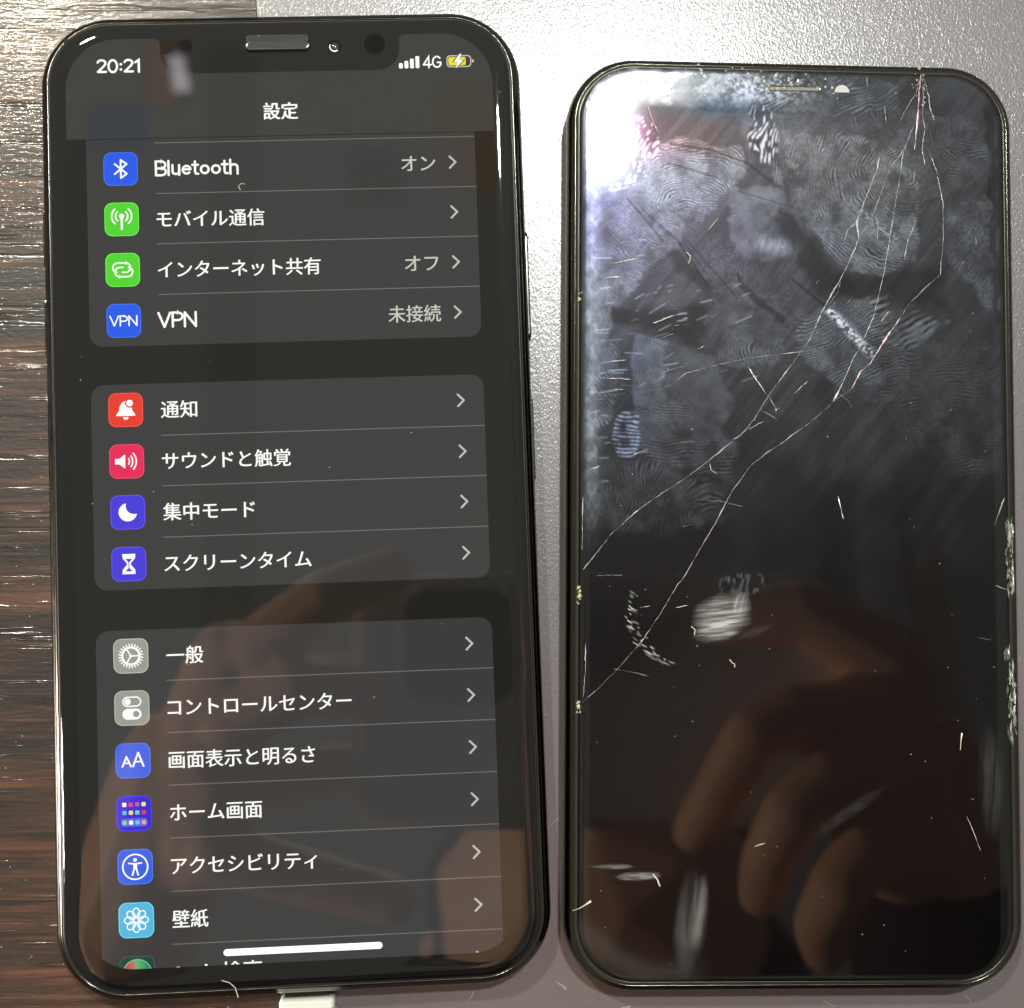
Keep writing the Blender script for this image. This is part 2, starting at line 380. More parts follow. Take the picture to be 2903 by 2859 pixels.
mesh_obj('battery_nub', *flat([(29.62, 66.40), (29.85, 66.5), (29.95, 66.67), (29.85, 66.85), (29.62, 66.95)], ZG), MAT['ui_value'], screen)
bolt = [(27.75, 67.85), (26.75, 66.55), (27.35, 66.55), (27.05, 65.50), (28.30, 66.85), (27.65, 66.85), (28.0, 67.85)]
mesh_obj('bolt_outline', *flat([(27.68 + (x - 27.5) * 1.35 - .17, 66.68 + (y - 66.68) * 1.22) for x, y in bolt], ZG + .004), MAT['ui_head'], screen)
mesh_obj('charging_bolt', *flat([(x, y) for x, y in bolt], ZG + .010), MAT['ui_white'], screen)
mesh_obj('home_bar', *flat(rrect(-12.1, -68.62, 11.5, -67.62, .5, 8), ZG + .02), MAT['ui_bar'], screen)

# app icons
def tile(y, rgb, strength=1.0):
    m = emit_mat('icon tile', srgb(*rgb), strength)
    e = emit_mat('icon tile rim', tuple(min(1, c * 1.5 + .03) for c in srgb(*rgb)), strength)
    mesh_obj('icon_tile', *flat(rrect(IX - 2.58, y - 2.58, IX + 2.58, y + 2.58, 1.18, 8), ZS), m, screen)
    mesh_obj('icon_rim', *frame_flat(rrect(IX - 2.60, y - 2.60, IX + 2.60, y + 2.60, 1.2, 8), rrect(IX - 2.47, y - 2.47, IX + 2.47, y + 2.47, 1.07, 8), ZS + .003), e, screen)
IX = -24.83
def glyph(y, shapes, mat=None, name='icon_glyph'):
    mb = MB()
    for v, f in shapes: mb.add([(x + IX, yy + y, z) for x, yy, z in v], f)
    return mb.build(name, mat or MAT['ui_white'], screen)
BLUE, GREEN, GREY, INDIGO = (36, 92, 238), (84, 218, 46), (158, 160, 150), (72, 58, 222)
Z1, Z2 = ZG, ZG + .004
arc = lambda r, a0, a1, n=14, cx=0, cy=0: [(cx + r * math.cos(math.radians(a0 + (a1 - a0) * i / n)), cy + r * math.sin(math.radians(a0 + (a1 - a0) * i / n))) for i in range(n + 1)]
y = ROWS[0]; tile(y, BLUE)
glyph(y, [stroke([(-.90, .78), (.92, -.75), (.02, -1.42), (.02, 1.42), (.92, .75), (-.90, -.78)][0:2], .27, Z1), stroke([(.92, -.75), (.02, -1.42)], .27, Z2), stroke([(.02, -1.42), (.02, 1.42)], .27, Z2 + .004), stroke([(.02, 1.42), (.92, .75)], .27, Z2 + .008), stroke([(.92, .75), (-.90, -.78)], .27, Z2 + .012)])
y = ROWS[1]; tile(y, GREEN)
sh = [disc(0, .48, .40, Z2), stroke([(0, .5), (0, -1.5)], .34, Z1)]
for r in (.92, 1.52):
    sh += [stroke(arc(r, -48, 48, cy=.48), .24, Z1), stroke(arc(r, 132, 228, cy=.48), .24, Z1)]
glyph(y, sh)
y = ROWS[2]; tile(y, GREEN)
capA = arc(.62, 270, 90, 10, -.75 + .25, .38)[::1]
sh = [stroke(arc(.72, 262, 90, 12, -.78, .34) + [(-.7, 1.06), (.45, 1.06)] + arc(.72, 90, -90, 12, .45, .34) + [(-.05, -.38)], .24, Z1),
      stroke(arc(.72, 82, -90, 12, .78, -.34) + [(.7, -1.06), (-.45, -1.06)] + arc(.72, 270, 90, 12, -.45, -.34) + [(.05, .38)], .24, Z2 + .004)]
glyph(y, sh)
y = ROWS[3]; tile(y, BLUE); latin('icon_glyph', 'VPN', IX - 2.15, IX + 2.15, y - .78, 1.5, MAT['ui_white'], screen, z=Z2, wt=.14)
y = ROWS[4]; tile(y, (238, 60, 42))
bell = [(-1.45, -.92), (-1.42, -.72), (-1.02, -.15), (-.88, .55), (-.55, 1.12), (0, 1.42), (.55, 1.12), (.88, .55), (1.02, -.15), (1.42, -.72), (1.45, -.92)]
glyph(y, [flat([(a, b) for a, b in reversed(bell)], Z1), flat(arc(.42, 180, 360, 10, 0, -1.10), Z1)])
glyph(y, [disc(.62, 1.02, .72, Z1 + .004)], emit_mat('red gap', srgb(238, 60, 42)))
glyph(y, [disc(.62, 1.02, .50, Z1 + .008)])
y = ROWS[5]; tile(y, (236, 38, 88))
glyph(y, [flat([(-1.75, -.42), (-1.1, -.42), (-.30, -1.05), (-.22, -1.0), (-.22, 1.0), (-.30, 1.05), (-1.1, .42), (-1.75, .42)], Z1)] + [stroke(arc(r, -a, a, cx=-.45), .22, Z1) for r, a in ((.85, 30), (1.35, 36), (1.88, 40))])
y = ROWS[6]; tile(y, INDIGO)
o_ = arc(1.38, 100, 350, 26, -.02, -.05); i_ = arc(1.25, 330, 132, 18, .62, .72)
mo = [(p[0], p[1]) for p in arc(1.38, 102, 348, 30, 0, 0)] + [(p[0], p[1]) for p in arc(1.42, -62, -208, 24, .82, .92)]
def moon(z):
    A = arc(1.38, 100, 350, 30); B = [(.95 + 1.25 * math.cos(math.radians(a)), .95 + 1.25 * math.sin(math.radians(a))) for a in np.linspace(170, 280, 31)]
    v = [(p[0], p[1], z) for p in A] + [(p[0], p[1], z) for p in B]
    return v, [(i, i + 1, 32 + i, 31 + i) for i in range(30)]
glyph(y, [moon(Z1)])
y = ROWS[7]; tile(y, INDIGO)
hg = lambda s: [(-1.0 * s, 1.52 * s), (1.0 * s, 1.52 * s), (.92 * s, .85 * s), (.30 * s, .12), (.30 * s, -.12), (.92 * s, -.85 * s), (1.0 * s, -1.52 * s), (-1.0 * s, -1.52 * s), (-.92 * s, -.85 * s), (-.30 * s, -.12), (-.30 * s, .12), (-.92 * s, .85 * s)]
def hourglass(z):
    H = hg(1.0); v = [(a, b, z) for a, b in H]
    return v, [(0, 11, 2, 1), (11, 10, 3, 2), (10, 9, 4, 3), (9, 8, 5, 4), (8, 7, 6, 5)]
glyph(y, [hourglass(Z1)]); ind = emit_mat('indigo gap', srgb(*INDIGO))
glyph(y, [flat([(.52, .78), (-.52, .78), (-.06, .25), (-.06, -.6), (-.52, -1.1), (.52, -1.1), (.06, -.6), (.06, .25)][::-1][::-1], Z2)], ind)
y = ROWS[8]; tile(y, GREY)
sh = [ring(0, 0, 1.12, 1.42, Z1), ring(0, 0, .0001, .22, Z2)]
for k in range(3): a = math.radians(k * 120); sh.append(stroke([(0, 0), (1.2 * math.cos(a), 1.2 * math.sin(a))], .20, Z2 + .002 * k, caps=False))
for k in range(24):
    a = math.radians(k * 15 + 7); sh.append(stroke([(1.38 * math.cos(a), 1.38 * math.sin(a)), (1.78 * math.cos(a), 1.78 * math.sin(a))], .19, Z2 + .008, caps=True))
glyph(y, sh)
y = ROWS[9]; tile(y, GREY)
glyph(y, [frame_flat(rrect(-1.42, .18, 1.42, 1.72, .77, 8), rrect(-1.22, .38, 1.22, 1.52, .57, 8), Z1), disc(-.64, .95, .48, Z1), flat(rrect(-1.42, -1.72, 1.42, -.10, .81, 8), Z1)])
glyph(y, [disc(.62, -.91, .48, Z2)], emit_mat('grey knob', srgb(*GREY)))
y = ROWS[10]; tile(y, (44, 98, 232))
def letterA(cx, w, h, b, z, lw): return [stroke([(cx - w / 2, b), (cx, b + h)], lw, z), stroke([(cx, b + h), (cx + w / 2, b)], lw, z + .003), stroke([(cx - w * .3, b + h * .34), (cx + w * .3, b + h * .34)], lw * .85, z + .006)]
glyph(y, letterA(-.95, 1.25, 1.45, -.85, Z1, .26) + letterA(.78, 1.55, 2.0, -.85, Z1 + .009, .28))
y = ROWS[11]; tile(y, (14, 6, 214), 1.0)
mesh_obj('icon_glyph', *flat(rrect(IX - 1.95, y - 1.95, IX + 1.95, y - .72, .4, 5), Z1), emit_mat('dock band', srgb(78, 96, 232)), screen)
cols = [[(255, 255, 255), (240, 50, 120), (190, 80, 200), (240, 240, 90)], [(90, 190, 240), (255, 225, 90), (90, 220, 205), (235, 40, 80)], [(130, 225, 130), (255, 255, 240), (90, 205, 240), (250, 160, 100)]]
for r_ in range(3):
    for c_ in range(4):
        x, yy = IX - 1.42 + c_ * .95, y + (1.32, .12, -1.34)[r_]
        mesh_obj('icon_glyph', *flat(rrect(x - .31, yy - .31, x + .31, yy + .31, .13, 3), Z2), emit_mat('small app square', srgb(*cols[r_][c_])), screen)
y = ROWS[12]; tile(y, (44, 98, 232))
glyph(y, [ring(0, 0, 1.72, 1.95, Z1, n=40), disc(0, 1.02, .28, Z1), stroke([(-.95, .55), (0, .42), (.95, .55)], .22, Z1), flat([(-.28, .48), (-.28, -.35), (.28, -.35), (.28, .48)], Z2), stroke([(-.14, -.2), (-.42, -1.20)], .25, Z2 + .003), stroke([(.14, -.2), (.42, -1.20)], .25, Z2 + .006)])
y = ROWS[13]; tile(y, (84, 190, 232))
sh = []
for k in range(8):
    a = math.radians(45 * k); cx, cy = 1.02 * math.cos(a), 1.02 * math.sin(a)
    pts = [(1.05 * math.cos(a) + .72 * math.cos(t) * math.cos(a) - .50 * math.sin(t) * math.sin(a), 1.05 * math.sin(a) + .72 * math.cos(t) * math.sin(a) + .50 * math.sin(t) * math.cos(a)) for t in [2 * math.pi * i / 22 for i in range(22)]]
    sh.append(stroke(pts, .17, Z1 + .0015 * k, closed=True))
glyph(y, sh)
y = ROWS[14]; tile(y, (24, 70, 66))
def voice_tile():
    m, nt, N, L = new_mat('voice icon swirl'); b = N['Principled BSDF']; b.inputs['Base Color'].default_value = (0, 0, 0, 1); b.inputs['Specular IOR Level'].default_value = 0
    tc = N.new('ShaderNodeTexCoord'); sp = N.new('ShaderNodeSeparateXYZ'); L.new(tc.outputs['Object'], sp.inputs[0])
    mr = N.new('ShaderNodeMapRange'); mr.inputs['From Min'].default_value = -.0268; mr.inputs['From Max'].default_value = -.0228; L.new(sp.outputs['X'], mr.inputs['Value'])
    cr = N.new('ShaderNodeValToRGB'); e = cr.color_ramp.elements; e[0].color = (*srgb(215, 30, 90), 1); e[1].color = (*srgb(40, 120, 95), 1); e.new(.5).color = (*srgb(90, 190, 120), 1); e.new(.35).color = (*srgb(190, 120, 120), 1)
    L.new(mr.outputs[0], cr.inputs[0]); L.new(cr.outputs[0], b.inputs['Emission Color']); b.inputs['Emission Strength'].default_value = 1; return m
mesh_obj('icon_glyph', *disc(IX, y, 2.1, Z1, 40), voice_tile(), screen)
mesh_obj('icon_glyph', *ring(IX, y, 2.06, 2.18, Z2, n=40), emit_mat('pale green ring', srgb(110, 220, 150)), screen)

# bezel print above the display: outer loop, display opening with the notch
def bezel_mesh(zb, SX0, SX1, SY0, SY1, SR, nx0, nx1, ny, nr, ow, oh, orad, sy_off=0):
    inner = []
    inner += [(SX0 + SR + SR * math.cos(math.radians(a)), SY0 + SR + SR * math.sin(math.radians(a))) for a in np.linspace(180, 270, 14)]
    inner += [(SX1 - SR + SR * math.cos(math.radians(a)), SY0 + SR + SR * math.sin(math.radians(a))) for a in np.linspace(270, 360, 14)]
    inner += [(SX1 - SR + SR * math.cos(math.radians(a)), SY1 - SR + SR * math.sin(math.radians(a))) for a in np.linspace(0, 90, 14)]
    t = .9
    inner += [(nx1 + t + t * math.cos(math.radians(a)), SY1 - t + t * math.sin(math.radians(a))) for a in np.linspace(90, 180, 6)]
    inner += [(nx1 - nr + nr * math.cos(math.radians(a)), ny + nr + nr * math.sin(math.radians(a))) for a in np.linspace(0, -90, 12)]
    inner += [(nx0 + nr + nr * math.cos(math.radians(a)), ny + nr + nr * math.sin(math.radians(a))) for a in np.linspace(270, 180, 12)]
    inner += [(nx0 - t + t * math.cos(math.radians(a)), SY1 - t + t * math.sin(math.radians(a))) for a in np.linspace(0, 90, 6)]
    inner += [(SX0 + SR + SR * math.cos(math.radians(a)), SY1 - SR + SR * math.sin(math.radians(a))) for a in np.linspace(90, 180, 14)]
    outer = rrect(-ow / 2, -oh / 2 + sy_off, ow / 2, oh / 2 + sy_off, orad, 12)
    bm = bmesh.new(); E = []
    for L_ in (outer, inner):
        vs = [bm.verts.new((x * MM, y * MM, zb * MM)) for x, y in L_]
        E += [bm.edges.new((vs[i], vs[(i + 1) % len(vs)])) for i in range(len(vs))]
    bmesh.ops.triangle_fill(bm, edges=E, use_beauty=True, use_dissolve=False)
    bmesh.ops.recalc_face_normals(bm, faces=bm.faces)
    return bm
def bm_obj(name, bm, mat, parent, smooth=False, **k):
    me = bpy.data.meshes.new(name); bm.to_mesh(me); bm.free(); me.materials.append(mat)
    if smooth: me.polygons.foreach_set('use_smooth', [True] * len(me.polygons))
    o = bpy.data.objects.new(name, me); col.objects.link(o); o.parent = parent; return tag(o, **k)
bezel = bm_obj('bezel', bezel_mesh(7.72, SX0, SX1, SY0, SY1, SR, -18.45, 18.37, 65.5, 3.4, LW - 3.7, LH - 3.7, LR - 1.9), MAT['bezel'], LP)
mesh_obj('sensor_window', *disc(-14.6, 69.8, 1.10, 7.735), MAT['dark_hole'], LP)
mesh_obj('sensor_window', *disc(-8.2, 69.62, 1.38, 7.735), principled('brown sensor window', (.010, .008, .004), .7, 0, .1), LP)
mesh_obj('sensor_window', *disc(14.58, 69.63, 1.62, 7.735), MAT['dark_hole'], LP)
# earpiece slot let into the glass
mesh_obj('slot_shade_strip', *lathe_rect(9.5, 1.2, .5, [(0, 8.303), (.1, 8.306)], cx=-.4, cy=70.55, n=5, close_bot=False), principled('painted slot shade', (.012, .012, .013), .2, 0, .3), LP)  # flat dark strip, its colour standing in for shade in the slot
sp = mesh_obj('speaker_slot', *lathe_rect(9.8, 1.30, .65, [(0, 8.302), (.08, 8.325), (.16, 8.325), (.30, 8.303)], cx=-.4, cy=69.45, n=8, close_top=False, close_bot=False), MAT['rim'], LP, True)
mesh_obj('speaker_mesh', *lathe_rect(9.2, .78, .39, [(0, 8.304), (.1, 8.308), (.3, 8.308)], cx=-.4, cy=69.45, n=8, close_bot=False), MAT['grille'], sp)
# front camera: dark ring, domed lens, its catch-light made as a pale bead
fc = mesh_obj('front_camera', *disc(8.38, 69.35, 1.05, 7.74), MAT['dark_hole'], LP)
def dome(cx, cy, r, z0, h, n=20, m=5, a0=0, a1=360):
    v, f = [], []
    for j in range(m):
        t = math.pi / 2 * j / m
        for i in range(n): a = math.radians(a0 + (a1 - a0) * i / n); v.append((cx + r * math.cos(t) * math.cos(a), cy + r * math.cos(t) * math.sin(a), z0 + h * math.sin(t)))
    v.append((cx, cy, z0 + h))
    for j in range(m - 1):
        for i in range(n): f.append((j * n + i, j * n + (i + 1) % n, (j + 1) * n + (i + 1) % n, (j + 1) * n + i))
    for i in range(n): f.append(((m - 1) * n + i, (m - 1) * n + (i + 1) % n, m * n))
    return v, f
mesh_obj('lens_and_glint', *dome(8.38, 69.28, .80, 7.745, .30), principled('coated lens glass', (.02, .03, .035), .12, 0, 1., coat=1), fc, True)
mesh_obj('lens_and_glint', *ring(8.38, 69.25, .52, .80, 7.90, 150, 310), principled('pale lens edge', (.42, .52, .50), .25, .6), fc)
mesh_obj('lens_and_glint', *dome(8.50, 69.10, .24, 8.04, .16, 12, 4), principled('lens centre glint', (.75, .8, .78), .15, .9), fc, True)
# side keys
def key(x0, x1, ya, yb): return prism(rrect(x0, ya, x1, yb, .3, 4), 2.6, 5.4)
kb = lathe_rect(3.0, 17.2, .9, [(0, .0), (0, 2.1), (.3, 2.5), (.7, 2.65)], n=5)
mb = MB(); mb.add([(LW / 2 - .9 + z * .46, yy + 31.6, 4.0 + x) for x, yy, z in kb[0]], [tuple(reversed(q)) for q in kb[1]]); mb.build('side_button', MAT['frame_black'], LP)
mb = MB(); kb = lathe_rect(2.2, 13.0, .9, [(0, .0), (0, 1.5), (.3, 1.8)], n=5); mb.add([(LW / 2 - .7 + z * .5, yy + 7.5, 3.6 + x) for x, yy, z in kb[0]], [tuple(reversed(q)) for q in kb[1]]); mb.build('card_tray', MAT['frame_black'], LP)
for ya, yb in ((36, 46), (22, 32)):
    kb = lathe_rect(2.8, 9.6, .9, [(0, .0), (0, 1.5), (.3, 1.9)], n=5)
    mb = MB(); mb.add([(-LW / 2 + .7 - z * .45, yy + (ya + yb) / 2, 4.0 + x) for x, yy, z in kb[0]], kb[1]); mb.build('volume_button', MAT['frame_black'], LP)

# ------------------------------------------------------------------ charging cable
CP = empty('charging_cable', (-19.05, -58.0, -.9), .03334, label='white charging plug pushed into the bottom of the left phone', cat='cable')
mb = MB()
mb.add(*lathe_rect(9.6, 22, 1.6, [(.5, 1.2), (0, 2.2), (0, 5.6), (.25, 6.3), (.9, 6.75)], cx=.2, cy=-13.2, n=6)); mb.build('plug_body', MAT['plug'], CP, True)
mesh_obj('plug_collar', *lathe_rect(8.4, 1.9, .7, [(.4, 1.6), (0, 2.3), (0, 5.5), (.2, 6.1), (.5, 6.35)], cx=.2, cy=-1.15, n=5), MAT['plug_grey'], CP, True)
mesh_obj('connector_tip', *box(-3.1, -.6, 3.2, 3.5, 1.4, 4.7), MAT['rim'], CP)
def tube(pts, r, n=10):
    v, f = [], []; P = [Vector(p) for p in pts]
    for i, p in enumerate(P):
        d = (P[min(i + 1, len(P) - 1)] - P[max(i - 1, 0)]).normalized(); u = d.cross(Vector((0, 0, 1))); u = u.normalized() if u.length > 1e-4 else Vector((1, 0, 0)); w = u.cross(d)
        rr_ = r[i] if isinstance(r, (list, tuple)) else r
        for k in range(n): a = 2 * math.pi * k / n; q = p + (u * math.cos(a) + w * math.sin(a)) * rr_; v.append(tuple(q))
    for i in range(len(P) - 1):
        for k in range(n): f.append((i * n + k, i * n + (k + 1) % n, (i + 1) * n + (k + 1) % n, (i + 1) * n + k))
    f.append(tuple(range(n))); f.append(tuple((len(P) - 1) * n + k for k in reversed(range(n))))
    return v, f
mesh_obj('cable', *tube([(.2, -22, 3.9), (.2, -30, 3.8), (1.5, -45, 2.2), (6, -75, 1.6), (16, -110, 1.6), (30, -160, 1.6)], [2.6, 2.0, 1.6, 1.6, 1.6, 1.6], 14), MAT['plug'], CP, True)

# ------------------------------------------------------------------ RIGHT PHONE (cracked, smeared, switched off)
RP = empty('smartphone', (56.0, 14.20, 0), -.00972, label='smartphone with a cracked, switched-off screen covered in fingerprints and scratches', cat='phone')
RW, RH, RR = 70.9, 144.6, 10.6
TZ = 7.6
prof = []
for i in range(13):
    t = -82 + 164 * i / 12
    z = 3.6 + 3.45 * math.sin(math.radians(t)) / math.sin(math.radians(82)); d = 1.45 * (1 - math.cos(math.radians(t)) ** .7)
    prof.append((d, z))
prof += [(1.15, 7.12), (1.38, 7.12), (1.42, 7.0)]
mesh_obj('frame', *lathe_rect(RW, RH, RR, prof), MAT['frame_steel'], RP, True)
mesh_obj('gasket', *lathe_rect(RW - 2.7, RH - 2.7, RR - 1.35, [(0, 6.8), (0, 7.16), (.10, 7.30), (.42, 7.36), (.62, 7.36), (.62, 6.9)], close_top=False, close_bot=False),
         principled('olive plastic gasket', (.022, .021, .015), .25), RP, True)
panel = principled('switched-off display panel', (.0020, .0016, .0020), .30, 0, .055)
panel.node_tree.nodes['Principled BSDF'].inputs['Specular Tint'].default_value = (1, .86, .95, 1)
mesh_obj('display_panel', *flat(rrect(-32.2, -70.2, 32.0, 69.6, 6.5, 10), 7.10), panel, RP)
bm_obj('bezel', bezel_mesh(7.14, -31.7, 31.5, -69.6, 69.2, 6.2, -16.2, 17.6, 63.6, 3.2, RW - 3.9, RH - 3.9, RR - 1.9), MAT['bezel'], RP)

# ---- smear map: R,G,B = tinted gloss of the grease film, A = dry whitish smear
PX = .09; NX, NY = int(66.8 / PX), int(142.6 / PX)
X, Y = np.meshgrid(-33.4 + (np.arange(NX) + .5) * PX, -71.3 + (np.arange(NY) + .5) * PX)
def vnoise(scale, seed, ax=1., ang=0., oct_=1, gain=.5):
    r = np.random.default_rng(seed); tot = np.zeros_like(X); amp = 1.; s = scale; na = 0
    ca, sa = math.cos(ang), math.sin(ang); U0 = X * ca + Y * sa; V0 = -X * sa + Y * ca
    for o in range(oct_):
        g = r.random((256, 256)); u = U0 / (s * ax) + 57.3 * (o + 1); v = V0 / s + 91.7 * (o + 1)
        iu = np.floor(u).astype(int); iv = np.floor(v).astype(int); fu = u - iu; fv = v - iv
        fu = fu * fu * (3 - 2 * fu); fv = fv * fv * (3 - 2 * fv)
        a = g[iv % 256, iu % 256]; b = g[iv % 256, (iu + 1) % 256]; c = g[(iv + 1) % 256, iu % 256]; d = g[(iv + 1) % 256, (iu + 1) % 256]
        tot += amp * ((a * (1 - fu) + b * fu) * (1 - fv) + (c * (1 - fu) + d * fu) * fv); na += amp; amp *= gain; s *= .5
    return tot / na
sst = lambda a, b, x: (lambda t: t * t * (3 - 2 * t))(np.clip((x - a) / (b - a), 0, 1))
warp = (vnoise(3.2, 1, oct_=3) - .5); warp2 = (vnoise(6, 2, oct_=2) - .5); fine = vnoise(.28, 3, oct_=2); broad = vnoise(11, 4, oct_=4); broad2 = vnoise(2.6, 14, oct_=3); flow = (vnoise(8, 15, oct_=1) - .5) * 4.5; breakup2 = sst(.30, .66, vnoise(2.0, 17, 1.6, .5, 3)); breakup = sst(.25, .6, vnoise(1.1, 16, 2.5, .8, 2)); grit = vnoise(.45, 5, oct_=2)
haze = np.zeros_like(X); dry = np.zeros_like(X)
# a thin film everywhere on the upper half, streaked by wiping
streaks = vnoise(.9, 31, 9, .9, 3)
film = sst(-14, 34, Y + warp2 * 26 + X * .12)
haze += film * (.10 + .16 * broad + .16 * sst(.35, .8, streaks)) * (.8 + .5 * (fine - .5))
def local(cx, cy, ang):
    a = math.radians(ang); dx, dy = X - cx, Y - cy
    return dx * math.cos(a) + dy * math.sin(a), -dx * math.sin(a) + dy * math.cos(a)
PATCH = {
 'A': [(-25.1,57.8),(-16.5,59.1),(-8.0,57.4),(-7.2,53.9),(-9.6,51.1),(-15.0,49.0),(-20.0,47.7),(-25.8,49.6),(-27.4,52.7)],
 'A2': [(-32.4,51.0),(-25.8,50.0),(-18.5,47.8),(-9.6,51.1),(-15.0,45.1),(-21.2,39.9),(-26.2,34.0),(-32.3,33.5)],
 'A3': [(-32.3,33.9),(-25.8,34.0),(-27.7,31.7),(-28.9,27.0),(-27.3,24.8),(-28.1,15.5),(-32.3,12.4)],
 'B': [(-3.3,60.6),(6.1,60.8),(15.5,58.6),(19.4,53.6),(20.1,46.5),(19.3,41.0),(15.3,38.1),(11.0,38.0),(7.5,39.1),(2.1,46.6),(-2.9,53.1)],
 'B2': [(9.3,64.0),(21.9,64.7),(32.1,61.4),(33.2,54.7),(29.6,53.0),(24.1,52.1),(19.3,48.9),(15.9,57.5),(10.0,60.5)],
 'C': [(-9.6,51.2),(-3.7,52.2),(1.3,47.4),(0.5,42.3),(-1.8,39.9),(-7.3,40.2),(-10.0,43.6),(-10.3,46.7)],
 'C2': [(-15.0,44.3),(-10.0,43.6),(-6.5,39.8),(-1.9,34.4),(2.4,31.0),(0.4,27.5),(-3.8,31.3),(-9.6,33.5),(-13.1,35.8),(-15.0,38.1)],
 'D': [(-8.7,63.6),(6.1,63.2),(9.2,60.9),(-3.3,60.6),(-2.9,54.7),(-7.2,56.2)],
 'F': [(-25.0,27.9),(-20.4,27.2),(-20.0,14.9),(-25.0,14.4),(-25.8,22.5)],
 'F2': [(-20.4,27.2),(-11.9,25.0),(-9.7,17.3),(-11.2,12.7),(-15.1,14.9),(-20.0,16.0)],
 'G': [(-10.4,31.2),(-3.4,32.1),(-1.1,29.4),(-2.7,24.3),(-7.3,22.7),(-11.6,23.8),(-11.9,28.1)],
 'H': [(2.0,31.4),(6.3,33.8),(13.3,34.7),(15.6,31.6),(17.5,26.9),(18.3,22.3),(14.7,18.0),(8.9,18.3),(5.0,21.7),(1.2,24.8),(0.4,28.2)],
 'H2': [(11.8,34.3),(15.3,35.3),(14.9,32.4),(18.8,33.6),(20.3,31.3),(25.0,31.1),(20.7,28.2),(16.8,25.8),(14.8,27.7)],
 'I': [(24.5,49.0),(29.6,50.6),(33.1,49.9),(32.9,31.7),(29.0,34.9),(26.3,38.8),(24.0,41.5)],
 'J': [(12.5,26.1),(18.3,27.0),(32.8,27.2),(32.5,7.8),(25.1,6.6),(18.2,11.5),(14.7,17.2)],
 'L': [(-25.0,17.1),(-19.3,17.6),(-12.0,14.2),(-8.9,10.4),(-9.7,5.0),(-16.6,7.3),(-20.4,8.0),(-25.0,10.2)],
 'M': [(-31.9,9.4),(-20.4,7.6),(-11.6,4.3),(-11.2,-0.3),(-21.9,-2.7),(-31.5,-2.4)],
 'N': [(-4.0,68.5),(17.2,68.6),(16.8,64.2),(14.0,63.7),(-4.5,63.8),(-6.4,65.7)],
 'Q': [(-32.4,56.1),(-25.1,57.4),(-26.6,52.7),(-25.8,50.4),(-32.4,51.0)],
}
def blur(m, n):
    for _ in range(n):
        m = (m + np.roll(m, 1, 0) + np.roll(m, -1, 0)) / 3; m = (m + np.roll(m, 1, 1) + np.roll(m, -1, 1)) / 3
    return m
wx = X + (vnoise(1.8, 41, oct_=3) - .5) * 2.2; wy = Y + (vnoise(1.8, 42, oct_=3) - .5) * 2.2
def region(key, soft=3):
    P = PATCH[key]; ins = np.zeros(X.shape, bool)
    for (x0, y0), (x1, y1) in zip(P, P[1:] + P[:1]):
        if y0 == y1: continue
        c = (wy > min(y0, y1)) & (wy <= max(y0, y1)); ins ^= c & (wx < x0 + (wy - y0) * (x1 - x0) / (y1 - y0))
    return blur(ins.astype(float), soft)
def ridges(ph, pitch): return sst(.30, .70, .5 + .5 * np.sin(2 * math.pi * ph / pitch))
def dirph(ang, cur=.55): u, v = local(0, 0, ang); return v + warp * 1.3 + flow * cur
def ringph(cx, cy, ky=1.): return np.sqrt((X - cx) ** 2 + ((Y - cy) * ky) ** 2 + .2) + warp * 1.5 + flow * .5
def patch(key, k, ph=None, pitch=.46, contrast=.85, soft=3, grain=.5, replace=.75):
    global haze
    m = region(key, soft + 2); m = m * (1 - .75 * sst(.45, .75, vnoise(2.4, 70 + len(key) + ord(key[0]), oct_=3))); mod = (.25 + 1.25 * broad2) * (1 - grain + grain * 2 * fine)
    if ph is not None: br = contrast * (.12 + .88 * breakup2); mod = mod * (1 - br + br * 1.75 * ridges(ph, pitch))
    haze = haze * (1 - replace * m) + m * k * mod
patch('Q', .9, ringph(-38, 50), .55); patch('D', .36, dirph(28), .5, .2, 7)
patch('A', .74, ringph(-16.6, 43.5, .9), .44, .8); patch('A2', .60, ringph(-10, 66), .42, .62, 3); patch('A3', .48, ringph(-22, 34, .8), .46, .9, 3)
patch('B2', .34, ringph(29.5, 63.0, 1.1), .46, .85, 5); patch('B', .62, ringph(17.5, 54.5, .9), .44, .9, 2, .6)
patch('C', .50, None, grain=.25, soft=3); patch('C2', .30, dirph(65), .5, .3, 6, .8); patch('N', .42, dirph(27), .58, .9, 4)
patch('F', .55, dirph(82), .5, .25, 2, .3); patch('F2', .26, None, grain=.25, soft=6); patch('G', .38, ringph(0, 25), .42, .85, 4)
patch('H', .46, dirph(22), .50, .92, 3, .5); patch('H2', .52, dirph(33, .15), 1.05, .95, 3, .3); patch('I', .46, dirph(50), .6, .25, 4, .7)
patch('J', .24, dirph(8), .50, .8, 28); patch('L', .28, dirph(3), .52, .9, 14); patch('M', .24, ringph(-13, -7, .55), .46, .9, 30)
def cleared(x0, y0, x1, y1, w0, w1, keep=.25):    # wiped strip, tapering
    global haze
    dx, dy = x1 - x0, y1 - y0; Ln = math.hypot(dx, dy); u = ((X - x0) * dx + (Y - y0) * dy) / Ln; v = (-(X - x0) * dy + (Y - y0) * dx) / Ln + warp * .3
    w = w0 + (w1 - w0) * np.clip(u / Ln, 0, 1); v = v + (vnoise(2.2, 61, oct_=3) - .5) * 1.8; u = u + (vnoise(1.6, 62, oct_=3) - .5) * 4; m = (1 - sst(w * .45, w * 1.25, np.abs(v))) * sst(-1.5, 1.0, u) * (1 - sst(Ln - 1.5, Ln + 1.0, u)); haze = haze * (1 - (1 - keep) * m)
